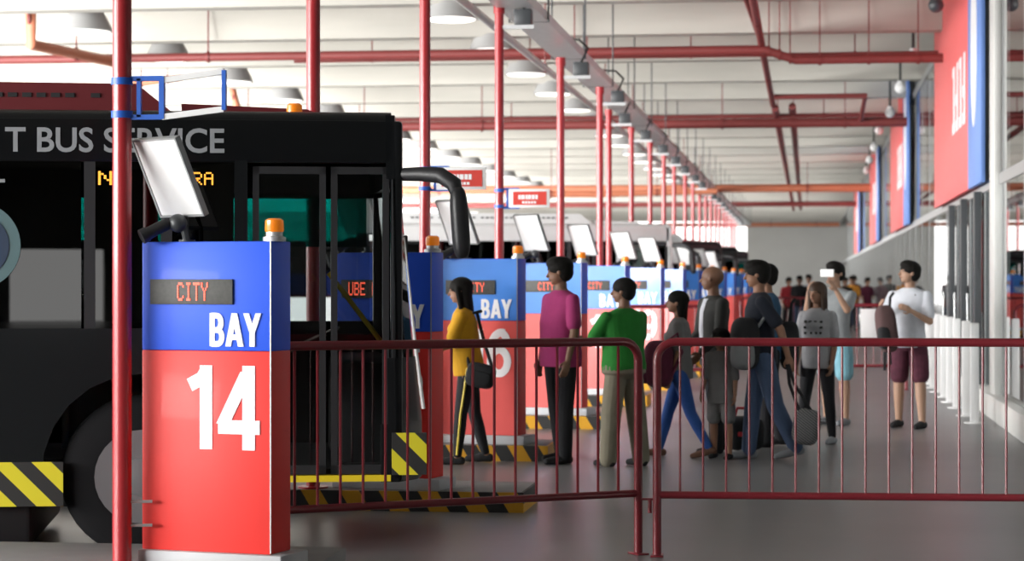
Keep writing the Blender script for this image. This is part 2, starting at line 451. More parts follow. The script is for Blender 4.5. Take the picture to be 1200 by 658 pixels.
# banners between wall panes: red with white lettering, blue edge with white stroke
def banner(y0, y1, label, frac=.78):
    t = empty('wall_banner', (XW - .1, y0, 2.64), label=label, cat='banner', group='tall banners on the glazed wall')
    ym = (y1 - y0) * (1 - frac)
    MB().box(-.02, .03, ym, y1 - y0, 0, 3.06, bev=.004).build('red_field', 'coral', t)
    MB().box(-.02, .03, 0, ym, 0, 3.06, bev=.004).build('blue_field', 'bannerblue', t)
    b = MB()
    L = (y1 - y0) * frac
    yy = ym + .06 * L
    for j in range(4):
        y_ = yy + j * L * .09
        b.box(-.03, -.021, y_, y_ + .03 * L, .85, 1.75)
        b.box(-.03, -.021, y_ + .03 * L, y_ + .055 * L, 1.62 if j % 2 else 1.2, 1.75 if j % 2 else 1.35)
        b.box(-.03, -.021, y_ + .03 * L, y_ + .055 * L, .85, 1.0)
    b.build('lettering', 'letter', t, smooth=False)
    e = MB(); n = 24; pts = []
    for i in range(n): pts.append((ym * .5 + ym * .22 * cos(2 * PI * i / n), 1.75 + 1.05 * sin(2 * PI * i / n)))
    e.prism([(p[0], p[1]) for p in pts], -.03, -.021, mtx=Matrix(((0, 1, 0, 0), (1, 0, 0, 0), (0, 0, 1, 0), (0, 0, 0, 1))))
    e.build('white_oval', 'letter', t)
    return t
banner(25.9, 35.2, 'nearest tall red and blue banner above the dark door frames at right')
banner(44.5, 53.5, 'second tall red and blue banner on the glazed wall, beyond the nearest one')
banner(63, 71, 'third tall red banner, narrow in view, beyond the right-hand man')
banner(86, 94, 'farthest narrow red banner near the concrete end wall')

# ================================================================== OVERHEAD PIPES
def pipe(name, pts, r, m, label, cat='pipe', group=None, brackets=0, couplings=True):
    t = empty(name, pts[0], label=label, cat=cat)
    if group: t['group'] = group
    o = Vector(pts[0]); P = [Vector(p) - o for p in pts]
    MB().tube(P, r, 10).build('pipe_run', m, t)
    if brackets:
        for i in range(brackets):
            s = (i + .5) / brackets
            seg = s * (len(P) - 1); a = int(seg); q = P[a].lerp(P[a + 1], seg - a)
            zt = 5.74 - o.z
            MB().tube([q + Vector((0, 0, -r - .01)), Vector((q.x, q.y, zt))], .012, 6).lathe([(r * 1.25, -.02), (r * 1.25, .02)], 10, mtx=Matrix.Translation(q) @ Matrix.Rotation(PI / 2, 4, 'Y')).build('hanger_rod', 'pipe_red', t)
    return t
def XL(px_l, py_l, px_r, py_r, d): pass
dA = onX(1105, XW - .12); YA = D(1105, dA).y; 
def acrossX(pxs, Y, z):
    out = []
    for px in pxs:
        r = ray(px); out.append((r[0] / r[1] * Y, Y, z))
    return out
zA = zz(68, dA)
XE = ray(895)[0] / ray(895)[1] * YA; XF = ray(932)[0] / ray(932)[1] * YA
pipe('sprinkler_main', [(-17.5, YA, zA + .16), (XE, YA, zA + .16), (XF, YA, zA), (XW - .12, YA, zA)], .068, 'pipe_red', 'nearest thick red pipe crossing under the ceiling, with a bend at upper right', brackets=9)
pipe('sprinkler_branch', [(-8, YA + 1.2, zA + .2), (XW - .12, YA + 1.2, zA + .2)], .03, 'pipe_red', 'thin red pipe running just beyond the thick bent pipe', brackets=4)
dB = onX(1063, XW - .12); YB2 = D(1063, dB).y; zB = zz(143, dB)
pipe('sprinkler_main', [(-17.5, YB2, zB), (XW - .12, YB2, zB)], .095, 'pipe_red', 'second thick red pipe crossing the hall, level with the bus roof line', brackets=8)
pipe('sprinkler_branch', [(-17.5, YB2 + 1.5, zB + .25), (XW - .12, YB2 + 1.5, zB + .25)], .045, 'pipe_red', 'thin red pipe just above the second thick crossing pipe', brackets=6)
dC = onX(1020, XW - .12); YC = D(1020, dC).y; zC = zz(220, dC)
pipe('drain_pipe', [(-17.5, YC, zC), (XW - .12, YC, zC)], .13, 'pipe_orange', 'orange pipe crossing the hall beyond the second red one', brackets=5)
pipe('sprinkler_main', [(-17.5, 90, zz(240, 90)), (XW - .12, 90, zz(240, 90))], .11, 'pipe_red', 'farthest red pipe crossing beyond the orange pipe', brackets=5)
pipe('drain_pipe', [(-9, 136, zz(263, 134)), (XW - .12, 136, zz(263, 134))], .13, 'pipe_orange', 'orange pipe along the top of the concrete end wall', brackets=4)
# lengthwise pair
zl = 5.02
pipe('sprinkler_main', [(-.66, 20, zl), (-.66, YB2, zl)], .055, 'pipe_red', 'red pipe running lengthwise under the ceiling, left of the near pair', brackets=6)
pipe('sprinkler_branch', [(-.88, 22, zl + .12), (-.66, 34.5, zl + .08)], .04, 'pipe_red', 'short slanting red pipe beside the lengthwise run at top right')
pipe('sprinkler_main', [(-.62, YB2, zl - .05), (-.62, 108, zl - .05)], .075, 'pipe_red', 'red lengthwise pipe beyond the second crossing pipe, left of its twin', brackets=8)
pipe('sprinkler_main', [(-.28, YB2, zl - .02), (-.28, 108, zl - .02)], .075, 'pipe_red', 'red lengthwise pipe beyond the second crossing pipe, right of its twin', brackets=8)
dj = 42.0
xj0, xj1 = ray(907)[0] / ray(907)[1] * dj, ray(1014)[0] / ray(1014)[1] * dj
zj = zz(115, dj)
pipe('sprinkler_branch', [(xj0, dj, zj), (xj1, dj, zj), (xj1 - .02, YB2 - .1, zB + .05)], .05, 'pipe_red', 'red pipe with a right-angle bend between the two thick crossing pipes')
# orange pipes at upper left and smaller ones in the bus hall
x0, x1 = ray(36)[0] / ray(36)[1] * 31, ray(135)[0] / ray(135)[1] * 33
pipe('drain_pipe', [(x0, 31, 5.7), (x0, 31, zz(46, 31.5)), (x1, 33.2, zz(68, 33.5))], .085, 'pipe_orange', 'orange drain pipe dropping from the ceiling at top left', brackets=2)
x0, x1 = ray(150)[0] / ray(150)[1] * 38, ray(212)[0] / ray(212)[1] * 38
pipe('drain_pipe', [(x0, 38, zz(92, 38)), (x1, 38, zz(84, 38))], .06, 'pipe_orange', 'short orange pipe behind the empty sign frame', brackets=2)
x0 = ray(277)[0] / ray(277)[1] * 42
pipe('drain_pipe', [(x0 - .1, 42, zz(95, 42)), (x0 + .02, 42, zz(122, 42))], .07, 'pipe_orange', 'orange pipe stub hanging just above the near bus roof', brackets=1)
pipe('drain_pipe', [D(592, 62, zz(228, 62)), D(700, 62, zz(228, 62)), D(840, 62, zz(224, 62))], .09, 'pipe_orange', 'pale orange pipe crossing behind the small hanging red sign', brackets=2)
# wire droppers with balls
for i in range(8):
    px, d = [(1097, 28.2), (1070, 34), (1055, 39), (1043, 43.8), (1030, 50.5), (1024, 56), (1019, 62), (1015, 69)][i]
    p = D(px, d, 0); zb = [zz(6, 28.2), zz(66, 34), zz(103, 39), zz(132, 43.8), zz(153, 50.5), zz(173, 56), zz(188, 62), zz(200, 69)][i]
    t = empty('ceiling_camera', (p.x, p.y, zb), label=['small round camera nearest the top right corner on a black rod', 'white round camera on the longest black rod at upper right',
              'third round camera from the front on a dark rod', 'fourth round camera from the front on a dark rod', 'fifth round camera from the front on a dark rod',
              'sixth round camera from the front on a dark rod', 'seventh round camera from the front on a dark rod', 'farthest round camera on a dark rod'][i], cat='camera', group='ball cameras on ceiling rods')
    MB().tube([(0, 0, .05), (0, 0, 5.735 - zb)], .022, 8).build('rod', 'blackmatte', t)
    MB().ell((0, 0, 0), (.10, .10, .10)).lathe([(.06, .06), (.05, .12)], 12).build('dome', 'darkframe' if i == 0 else 'white', t)

# cable tray along the pole tops with pale conduits
def ladder(name, X, z, y0, y1, w, label, m='tray', step=.55):
    t = empty(name, (X, y0, z), label=label, cat='cable tray')
    MB().box(-w / 2, -w / 2 + .03, 0, y1 - y0, 0, .10).box(w / 2 - .03, w / 2, 0, y1 - y0, 0, .10).build('side_rail', m, t)
    MB().box(-w / 2 + .03, w / 2 - .03, 0, y1 - y0, 0, .012).build('tray_bottom', m, t)
    for q in range(3): MB().tube([(-w / 2 + .06 + q * .10, 0, .04), (-w / 2 + .06 + q * .10, y1 - y0, .04)], .026, 6).build('cable', 'pale', t)
    y = 1.6
    while y < y1 - y0:
        MB().tube([(-w / 2 - .02, y, 1.40), (-w / 2 - .02, y, -.02), (w / 2 + .02, y, -.02), (w / 2 + .02, y, 1.40)], .013, 6).build('hanger', 'darkframe', t); y += 4.0
    return t
ladder('cable_tray', -2.95, 4.30, 18, 112, .38, 'galvanised cable tray running along the tops of the red poles')
pipe('conduit', [(-3.45, 16, 4.34), (-3.45, 105, 4.34)], .045, 'pale', 'pale conduit running lengthwise left of the cable tray', cat='conduit', brackets=10)
t = pipe('conduit', [(-3.28, 20, 4.5), (-3.28, 100, 4.5)], .03, 'fence_red', 'thin dark red conduit beside the pale one', cat='conduit', brackets=9)

# ================================================================== HIGH-BAY LAMPS
def make_lamp():
    t = empty('ceiling_lamp', label='x', cat='lamp', group='aluminium hood lamps above the bus bays')
    MB().lathe([(.36, 0), (.37, .012), (.30, .16), (.20, .34), (.17, .38)], 28).build('hood', 'hood', t)
    MB().lathe([(.16, .38), (.17, .39), (.17, .46), (.14, .50)], 20).tube([(0, 0, .5), (0, 0, .72)], .03, 8).build('gear_housing', 'darkframe', t)
    MB().lathe([(.30, -.02), (.33, -.004)], 24).build('lens', 'lamp', t)
    return t
lamp0 = make_lamp(); first = True
for row, (X, n, y0) in enumerate(((-10.05, 15, 30.2), (-4.72, 15, 29.4))):
    for i in range(n):
        o = lamp0 if first else copy_tree(lamp0); first = False
        o.location = (X, y0 + 4.0 * i, 5.02)
        side = 'left row, over the bus roofs' if row == 0 else 'right row, beside the cable tray'
        ordn = ['nearest', 'second', 'third', 'fourth', 'fifth', 'sixth', 'seventh', 'eighth', 'ninth', 'tenth', 'eleventh', 'twelfth', 'thirteenth', 'fourteenth', 'farthest'][i]
        o['label'] = 'aluminium hood lamp, %s of the %s' % (ordn, side)

# ================================================================== BAY SIGNS, POLES, KERBS
SIGNS = [(14, 317), (15, 505), (16, 606), (17, 681), (18, 732.5), (19, 774), (20, 800), (21, 819), (22, 835), (23, 849), (24, 860), (25, 869), (26, 876), (27, 882), (28, 887)]
POLES = [143, 367, 498, 585, 657, 703, 713.5, 740, 762, 778, 790, 803, 812, 820, 827, 833, 838.5, 843, 848, 852, 856, 859, 862]
NUM = {14: '14', 15: '15', 16: '16', 17: '17', 18: '18', 19: '19'}
LED = {14: 'CITY', 15: 'UBE P.'}
IH = .135
S_W, S_D = .69, .215
def sign_d(i): return 10.45 + 4.03 * i
def make_sign(n, led):
    t = empty('bay_sign', label='x', cat='sign', group='blue and red bay signs')
    # origin: front-right corner on the island, x negative to the left, y away
    MB().box(-S_W - .01, .07, -.03, S_D + .05, 0, .075, bev=.008).build('plinth', 'plinth', t)
    MB().box(-S_W, 0, 0, S_D, .075, 1.035, bev=.006).build('red_panel', 'red', t)
    MB().box(-S_W, 0, 0, S_D, 1.035, 1.555, bev=.006).build('blue_panel', 'blue', t)
    if n >= 16:  # washed-out light on the farther signs, painted as paler front faces
        MB().box(-S_W + .006, -.006, -.0008, 0, .08, 1.032).build('red_glare_face', 'palered', t)
        MB().box(-S_W + .006, -.006, -.0008, 0, 1.038, 1.550).build('blue_glare_face', 'paleblue', t)
    MB().box(-S_W + .05, -.195, -.012, 0, 1.255, 1.375, bev=.003).build('led_board', 'ledboard', t)
    MB().box(-.003, .003, -.002, .003, .08, 1.555).build('edge_trim', 'alu', t)
    if led:
        w = .165 if n == 14 else .25
        xo = -.49 if n == 14 else -.585
        dots('led_text', led, w, .088, 'led', t, (xo, -.0125, 1.272))
    else:
        dots('led_text', 'CITY', .17, .08, 'led', t, (-.46, -.0125, 1.275))
    glyphs('bay_lettering', 'BAY', .265, .158, 'letter', t, (-.318, -.001, 1.056), .175)
    if n in NUM: glyphs('bay_number', NUM[n], .385, .40, 'letter', t, (-.44, -.001, .565), .165)
    bc = MB().lathe([(.055, 1.555), (.055, 1.575), (.04, 1.58), (.04, 1.60)], 18, mtx=Matrix.Translation((-.03, .10, 0)))
    h = bc.build('beacon_base', 'steel', t)
    MB().lathe([(.043, 1.60), (.046, 1.61), (.044, 1.655), (.03, 1.665)], 18, mtx=Matrix.Translation((-.03, .10, 0))).build('beacon_lens', 'amber', t)
    return t
def make_board():
    # pale tilted reader board on a short arm with a black camera below
    t = empty('tilted_board', label='x', cat='board', group='tilted white boards above the bay signs')
    mt = Matrix.Translation((0, 0, .17)) @ Matrix.Rotation(rad(-35), 4, 'Z') @ Matrix.Rotation(rad(26), 4, 'X') @ Matrix.Diagonal((1.42, 1, 1.12, 1))
    MB().box(-.115, .115, -.012, .012, -.165, .185, mtx=mt, bev=.006).build('board', 'white', t)
    MB().box(-.118, -.110, -.016, .016, -.168, .188, mtx=mt).box(.110, .118, -.016, .016, -.168, .188, mtx=mt).box(-.118, .118, -.016, .016, -.172, -.164, mtx=mt).box(-.118, .118, -.016, .016, .184, .192, mtx=mt).build('rim', 'alu', t)
    MB().tube([(.06, .06, -.13), (.055, .07, 0), (0.02, .05, .12)], .014, 8).build('arm', 'blackmatte', t)
    return t
def make_cctv():
    t = empty('security_camera', label='x', cat='camera', group='black cameras on the bay signs')
    MB().tube([(-.115, -.06, -.028), (-.02, 0, .03)], .030, 14).tube([(-.125, -.065, -.033), (-.10, -.05, -.018)], .036, 14).build('camera_body', 'blackmatte', t)
    MB().ell((.03, .02, .035), (.045, .045, .045)).tube([(.05, .03, .04), (.07, .04, -.055)], .018, 8).lathe([(.04, -.055), (.04, -.045)], 14, mtx=Matrix.Translation((.07, .04, 0))).build('mount', 'darkframe', t)
    return t
board0 = make_board(); cctv0 = make_cctv()
ORD = ['nearest', 'second', 'third', 'fourth', 'fifth', 'sixth', 'seventh', 'eighth', 'ninth', 'tenth', 'eleventh', 'twelfth', 'thirteenth', 'fourteenth', 'fifteenth', 'sixteenth', 'seventeenth', 'eighteenth', 'nineteenth', 'twentieth', 'twenty-first', 'twenty-second', 'farthest']
generic = None
for i, (n, px) in enumerate(SIGNS):
    d = sign_d(i); p = D(px, d, IH)
    if n <= 19: t = make_sign(n, LED.get(n))
    else:
        if generic is None: generic = make_sign(n, None); t = generic
        else: t = copy_tree(generic)
    t.location = p; t.rotation_euler = (0, 0, rad(-13))
    t['label'] = {14: 'nearest blue and red sign reading CITY BAY 14', 15: 'shaded bay sign behind the front of the near bus, with UBE P in red lights',
                  16: 'bay sign with the large figure 6, behind the woman in yellow', 17: 'bay sign directly behind the man in the pink shirt',
                  18: 'bay sign between the pink-shirted and green-shirted men', 19: 'bay sign just right of the green-shirted man'}.get(n, '%s blue and red bay sign along the row, counted from the front' % ORD[i])
    # island
    left = 2.3; right = .60 if i else .16
    if i >= 2: right = .25
    isl = empty('kerb_island', (p.x, p.y - .045, 0), label='%s raised island with black and yellow kerb under the bay signs' % ORD[i], cat='kerb', group='striped kerb islands')
    depth = 1.02 if i == 0 else .75
    MB().box(-S_W - left, right, 0.02, depth, 0.0, IH, bev=.01).build('island_slab', 'kerbtop', isl)
    if i: MB().box(-S_W - left, right, 0, 0.02, 0.0, IH - .004).box(right - .004, right + .015, 0.0, depth, 0, IH - .004).build('striped_edge', 'kerb', isl)
    if i == 0: MB().box(-S_W - left, right, 0, .02, 0, IH - .004).build('striped_edge', 'kerb', isl)
    # board + camera
    if i < 11:
        bd = board0 if i == 0 else copy_tree(board0)
        bd.location = (p.x - .52, p.y + .12, 1.82 + (0.0 if i == 0 else -.0))
        bd['label'] = 'tilted white board above the %s bay sign from the front' % ORD[i]
        cc = cctv0 if i == 0 else copy_tree(cctv0)
        cc.location = (p.x - .52, p.y + .12, 1.745)
        cc['label'] = 'black camera on top of the %s bay sign from the front' % ORD[i]
# poles
PTOP = 4.2
def make_pole():
    t = empty('red_pole', label='x', cat='pole', group='red poles along the bay signs')
    MB().tube([(0, 0, 0.012), (0, 0, 1)], .046, 20).build('tube', 'pole_red', t)
    return t
for i, px in enumerate(POLES):
    d = 10.45 + 4.03 * i + (.1 if i < 2 else 0)
    ys_ = (D(SIGNS[i][1], sign_d(i)).y if i < len(SIGNS) else d * .99) + .07; rr = ray(px); p = Vector((rr[0] / rr[1] * ys_, ys_, 0))
    zb = IH if i < len(SIGNS) else 0
    zt = {0: 5.19, 1: 5.19, 2: 5.19, 3: zz(2, d)}.get(i, PTOP)
    t = empty('red_pole', (p.x, p.y, zb), label='%s tall red pole of the row, counted from the front' % ORD[min(i, 22)], cat='pole', group='red poles along the bay signs')
    MB().tube([(0, 0, 0), (0, 0, zt - zb)], .046, 18).build('tube', 'pole_red', t)
    MB().lathe([(.10, 0), (.10, .012), (.055, .014)], 18).build('base_flange', 'pole_red', t)
    if i >= 3: MB().lathe([(.058, zt - zb - .1), (.058, zt - zb)], 16).build('cap', 'pole_red', t)
    if i >= 3:
        hh = zt - zb
        MB().box(-.05, .36, -.02, .02, hh - .26, hh - .22).build('arm', 'steel', t)
        MB().box(.16, .34, -.07, .07, hh - .22, hh - .06, bev=.01).build('junction_box', 'darkframe', t)
        MB().tube([(.25, .0, hh - .06), (.32, .1, hh + .12), (.20, .25, hh + .24), (.0, .30, hh + .26)], .014, 6).build('cable_loop', 'blackmatte', t)
    # small link brackets between pole and sign
    if i == 0:
        MB().tube([(.03, 0, zz(590, d) - zb), (.14, 0.03, zz(590, d) - zb)], .008, 6).build('link_bar', 'steel', t)
        MB().tube([(.03, 0, zz(618, d) - zb), (.14, 0.03, zz(618, d) - zb)], .008, 6).build('link_bar', 'steel', t)
    # sign frames on poles
    if i in (0, 2, 3):
        z0, z1 = (2.285, 2.47) if i == 0 else ((zz(222, d), zz(195, d)) if i == 2 else (zz(243, d), zz(221, d)))
        L = .50
        s = empty('hanging_sign', (p.x, p.y, z0), label={0: 'empty sign frame of blue and white bars on the nearest red pole', 2: 'red hanging sign with white text beside the bus mirror', 3: 'pale red hanging sign with white text on the fourth pole'}[i], cat='sign', group='hanging signs on the poles')
        h = z1 - z0
        MB().lathe([(.052, -.004), (.052, .03)], 18).build('clamp', 'bluepaint', s); MB().lathe([(.052, h - .03), (.052, h + .004)], 18).build('clamp', 'bluepaint', s)
        dz = .05 if i == 0 else 0
        MB().box(.045, .20, -.012, .012, -.012, .012).box(.045, .20, -.012, .012, h - .012, h + .012).box(.075, .095, -.012, .012, 0, h).box(.185, .21, -.014, .014, -.01, h + .01).build('bracket', 'bluepaint', s)
        if i == 0:
            def bar(b, x0, z0_, x1, z1_, r): b.add([(x0, -.01, z0_ - r), (x0, .01, z0_ - r), (x0, .01, z0_ + r), (x0, -.01, z0_ + r), (x1, -.01, z1_ - r), (x1, .01, z1_ - r), (x1, .01, z1_ + r), (x1, -.01, z1_ + r)], [(0, 1, 2, 3), (7, 6, 5, 4), (0, 4, 5, 1), (1, 5, 6, 2), (2, 6, 7, 3), (3, 7, 4, 0)])
            b = MB(); bar(b, .20, 0, L, .035, .014); bar(b, .20, h - .01, L, h + .03, .014); b.build('frame_bar', 'white', s, smooth=False)
            MB().box(L - .008, L + .012, -.012, .012, .03, h + .035).build('end_bar', 'bluepaint', s)
        else:
            MB().box(.10, L + .02, -.015, .015, 0, h, bev=.003).build('sign_box', 'white', s)
            MB().box(.145, L - .01, -.019, -.0155, h * .14, h * .86).build('red_face', 'signred', s)
            b = MB(); x = .20
            for wd in (.03, .045, .025, .04, .035, .03):
                b.box(x, x + wd * .8, -.022, -.0195, h * .45, h * .68); x += wd
            for q in range(5): b.box(.24 + q * .03, .262 + q * .03, -.022, -.0195, h * .22, h * .34)
            b.build('sign_text', 'letter', s, smooth=False)

# ================================================================== BUSES
BA = rad(14)
BO = D(472, 12.15); BO = Vector((BO.x, BO.y))
BH = Vector((cos(BA), sin(BA))); BN = Vector((-sin(BA), cos(BA)))
def BL(px, py, off=0.0):
    r = Vector(ray(px)); t = (off + BO.dot(BN)) / r.dot(BN)
    q = r * t - BO
    return q.dot(BH), CAMZ + (HY - py) * t / F
BW = 2.15; BLEN = 10.5; BTOP = 2.43; BBOT = .29
def make_bus(main=True, body='black', roofpod='maroon'):
    t = empty('city_bus', label='x', cat='bus', group='buses parked nose in at the bays')
    x_d0 = BL(290, 300)[0]; x_d1 = BL(458, 300)[0]
    z_w0 = BL(200, 385)[1]; z_w1 = BL(200, 190)[1]
    wx = BL(166, 550)[0]; wz = .47; wr = .44; ar = .53
    # near side lower skin with wheel arches
    def skirt(y0, y1, parent, name, door):
        xs_end = x_d0 if door else -.06
        pts = [(-BLEN, BBOT)]
        for cx_ in (-BLEN + 2.6, wx):
            a0 = math.asin((BBOT - wz) / ar) if abs(BBOT - wz) < ar else 0
            N = 14
            for q in range(N + 1):
                a = PI - a0 - (PI - 2 * a0) * q / N
                pts.append((cx_ + ar * cos(a), wz + ar * sin(a)))
        pts += [(xs_end, BBOT), (xs_end, z_w0), (-BLEN, z_w0)]
        return MB().prism(pts, y0, y1).build(name, body, parent, smooth=False)
    skirt(0, .04, t, 'side_panel', True)
    skirt(BW - .04, BW, t, 'side_panel', True)
    MB().box(x_d0 - .01, -.06, BW - .04, BW, .40, z_w0).build('side_panel', body, t)
    # top bands
    MB().box(-BLEN, -.05, 0, .05, z_w1, BTOP - .05, bev=.01).build('upper_band', body, t)
    MB().box(-BLEN, -.05, BW - .06, BW, 2.03, BTOP - .05, bev=.01).build('upper_band', body, t)
    # roof
    rf = MB(); R = []
    for (y, z) in ((0, BTOP - .06), (.02, BTOP - .025), (.08, BTOP), (BW / 2, BTOP + .03), (BW - .08, BTOP), (BW - .02, BTOP - .025), (BW, BTOP - .06)): R.append((y, z))
    n = len(R)
    vs = [(-BLEN, y, z) for y, z in R] + [(-.06, y, z) for y, z in R] + [(-BLEN, y, z - .03) for y, z in R] + [(-.06, y, z - .03) for y, z in R]
    fs = []
    for i in range(n - 1):
        fs += [(i, i + 1, n + i + 1, n + i), (2 * n + i, 3 * n + i, 3 * n + i + 1, 2 * n + i + 1)]
        fs += [(n + i, n + i + 1, 3 * n + i + 1, 3 * n + i), (i, 2 * n + i, 2 * n + i + 1, i + 1)]
    rf.add(vs, fs).build('roof', body, t)
    # underbody / floor
    MB().box(-BLEN + .05, wx - ar - .03, .06, BW - .06, .42, .48).box(wx + ar + .03, -.1, .08, BW - .06, .42, .47).box(wx - ar - .04, wx + ar + .04, .55, BW - .55, .36, .5).build('bus_floor', 'interior', t)
    MB().box(-BLEN, -BLEN + .05, 0, BW, BBOT, BTOP - .04).build('rear_panel', body, t)
    # front: curved bumper, cowl, windshield, head band
    def frontloft(z0, z1, b0, b1, name, m, th=.05):
        b = MB(); N = 12; vs = []
        for (z, bulge) in ((z0, b0), (z1, b1)):
            for off in (0, -th):
                for q in range(N + 1):
                    s = q / N; y = s * BW
                    xx = -.05 + bulge * (1 - abs(2 * s - 1) ** 4) ** .5 + off if 0 < s < 1 else -.05 + off + bulge * .15
                    vs.append((xx, y, z))
        w = N + 1; fs = []
        for q in range(N):
            fs += [(q, q + 1, 2 * w + q + 1, 2 * w + q), (w + q, 3 * w + q, 3 * w + q + 1, w + q + 1)]
            fs += [(q, w + q, w + q + 1, q + 1), (2 * w + q, 2 * w + q + 1, 3 * w + q + 1, 3 * w + q)]
        fs += [(0, 2 * w, 3 * w, w), (N, w + N, 3 * w + N, 2 * w + N)]
        return b.add(vs, fs).build(name, m, t)
    frontloft(.40, .72, .20, .20, 'bumper', body, .10)
    frontloft(.72, 1.08, .20, .16, 'front_cowl', body, .06)
    frontloft(1.08, 2.06, .16, .06, 'windshield', 'wglass', .012)
    frontloft(2.06, BTOP - .02, .06, .03, 'destination_band', body, .05)
    MB().tube([(.06, BW / 2, 1.10), (.05, BW / 2 - .5, 1.35), (.03, BW / 2 - .85, 1.75)], .012, 6).build('wiper', 'blackmatte', t)
    q0, q1, q2 = BL(474, 278), BL(486, 395), BL(497, 480)
    MB().tube([(q0[0], .02, q0[1]), (q1[0], .03, q1[1]), (q2[0], .05, q2[1])], [.004, .009, .011], 8).build('corner_gleam', 'white', t)  # white tube drawn in for the gleam along the windshield edge
    # corner pillars
    MB().box(x_d1, -.0, 0, .07, .40, BTOP - .05, bev=.02).build('corner_pillar', body, t)
    MB().box(-.06, -.0, BW - .07, BW, .40, BTOP - .05, bev=.02).build('corner_pillar', body, t)
    # near-side windows behind the door
    ws = [x_d0 - .03]
    for px in (195, 105, -60): ws.append(BL(px, 300)[0])
    while ws[-1] > -BLEN + 1.2: ws.append(ws[-1] - 1.45)
    ws[-1] = -BLEN + .05
    MB().box(x_d0 - .07, x_d0, 0, .06, .40, z_w1 + .02).build('door_post', body, t)
    for a, b_ in zip(ws[:-1], ws[1:]):
        w_ = MB().box(b_ + .015, a - .045, 0.005, 0.02, z_w0, z_w1).build('side_window', 'bglass', t, smooth=False)
        MB().box(b_ - .03, b_ + .03, 0.002, .045, z_w0, z_w1).build('window_post', 'blackmatte', w_)
    # far side windows with teal shades
    fx = [-.06, -1.15, -2.2, -3.6, -5.0, -6.4, -7.8, -9.2, -BLEN + .05]
    for j, (a, b_) in enumerate(zip(fx[:-1], fx[1:])):
        w_ = MB().box(b_ + .02, a - .02, BW - .025, BW - .012, 1.02, z_w1).build('far_window', 'glass', t, smooth=False)
        MB().box(b_ - .02, b_ + .02, BW - .045, BW - .003, z_w0, z_w1).build('window_post', 'blackmatte', w_)
        if j < 3: MB().box(b_ + .05, a - .04, BW - .06, BW - .045, 1.72, 2.06).build('teal_shade', 'teal', w_)
    # door: two framed glass leaves
    for (pa, pb) in ((296, 382), (388, 456)):
        xa = BL(pa, 300)[0]; xb = BL(pb, 300)[0]
        z1 = z_w1 - .02; z0 = .445
        lf = MB().box(xa, xa + .035, .015, .05, z0, z1).box(xb - .035, xb, .015, .05, z0, z1).box(xa, xb, .015, .05, z1 - .04, z1).box(xa, xb, .015, .05, z0, z0 + .05).box(xa, xb, .018, .046, 1.15, 1.17).build('door_leaf', 'blackmatte', t, smooth=False)
        MB().box(xa + .035, xb - .035, .025, .033, z0 + .05, z1 - .04).build('door_glass', 'glass', lf, smooth=False)
    MB().box(x_d0, x_d1, -.004, .10, .405, .44).build('door_sill', 'yellow', t)
    a = BL(385, 320, .12); b_ = BL(446, 400, .12)
    MB().tube([(a[0], .12, a[1]), (b_[0], .12, b_[1])], .014, 8).build('door_handrail', 'yellow', t)
    # interior
    MB().box(-1.95, -1.2, BW - .35, BW - .3, .5, 1.42, bev=.02).box(-1.95, -1.90, BW - .9, BW - .3, .5, 1.42, bev=.02).build('driver_partition', 'fairing', t)
    MB().box(-.35, .02, .5, BW - .15, .4, 1.05, bev=.05).build('dashboard', 'blackmatte', t)
    MB().lathe([(.20, 0), (.215, .01), (.20, .02), (.18, .015)], 20, mtx=Matrix.Translation((-.48, BW - .65, 1.12)) @ Matrix.Rotation(rad(-25), 4, 'Y')).build('steering_wheel', 'blackmatte', t)
    MB().box(-1.35, -.9, BW - .9, BW - .42, .55, .80, bev=.04).box(-1.40, -1.28, BW - .9, BW - .42, .75, 1.35, bev=.04).build('driver_seat', 'seat', t)
    for r_ in range(5):
        for ys in (.18, .62, 1.35, 1.75):
            x = -3.4 - r_ * .85
            if abs(x - wx) < .5: continue
            MB().box(x, x + .4, ys, ys + .38, .62, .74, bev=.03).box(x - .08, x + .02, ys, ys + .38, .68, 1.25, bev=.03).build('passenger_seat', 'seat', t)
    MB().tube([(-1.6, .7, .4), (-1.6, .7, 2.3)], .016, 8).tube([(-2.3, .7, .4), (-2.3, .7, 2.3)], .016, 8).build('grab_pole', 'yellow', t)
    MB().box(-BLEN + 2.6 + .6, wx - .60, .12, BW - .25, .05, .36, bev=.03).box(-BLEN + .3, -BLEN + 1.9, .25, BW - .25, .1, .36, bev=.03).build('chassis', 'blackmatte', t)
    # wheels
    for cx_ in (wx, -BLEN + 2.6):
        for ys, sg in ((.04, 1), (BW - .04, -1)):
            rm = Matrix.Translation((cx_, ys, wz - .03 if False else .44)) @ Matrix.Rotation(-PI / 2 * sg, 4, 'X')
            ty = MB().lathe([(.25, .0), (.38, .0), (.425, .03), (.44, .07), (.44, .20), (.42, .25), (.25, .25)], 40, mtx=rm).build('tyre', 'rubber', t)
            MB().lathe([(.255, -.005), (.24, .0), (.22, .05), (.12, .05), (.10, -.02), (.03, -.03)], 28, mtx=rm).build('wheel_hub', 'hub', ty)
            b = MB()
            for q in range(10):
                an = 2 * PI * q / 10
                b.lathe([(.014, 0.015), (.014, .05)], 6, mtx=rm @ Matrix.Translation((.17 * cos(an), .17 * sin(an), 0)))
            b.build('wheel_nuts', 'steel', ty)
    # hazard panels
    xa = BL(-40, 560)[0]; xb = BL(74, 560)[0]
    zt_ = BL(30, 542)[1]; zb_ = BL(30, 594)[1]
    MB().box(xa, xb, -.006, 0.0, zb_, zt_).build('hazard_panel', 'bus_stripes', t)
    MB().box(-.06, .13, -.012, .012, .44, .67).build('hazard_panel', 'bus_stripes', t)
    # mirror
    z1 = BL(480, 200)[1]
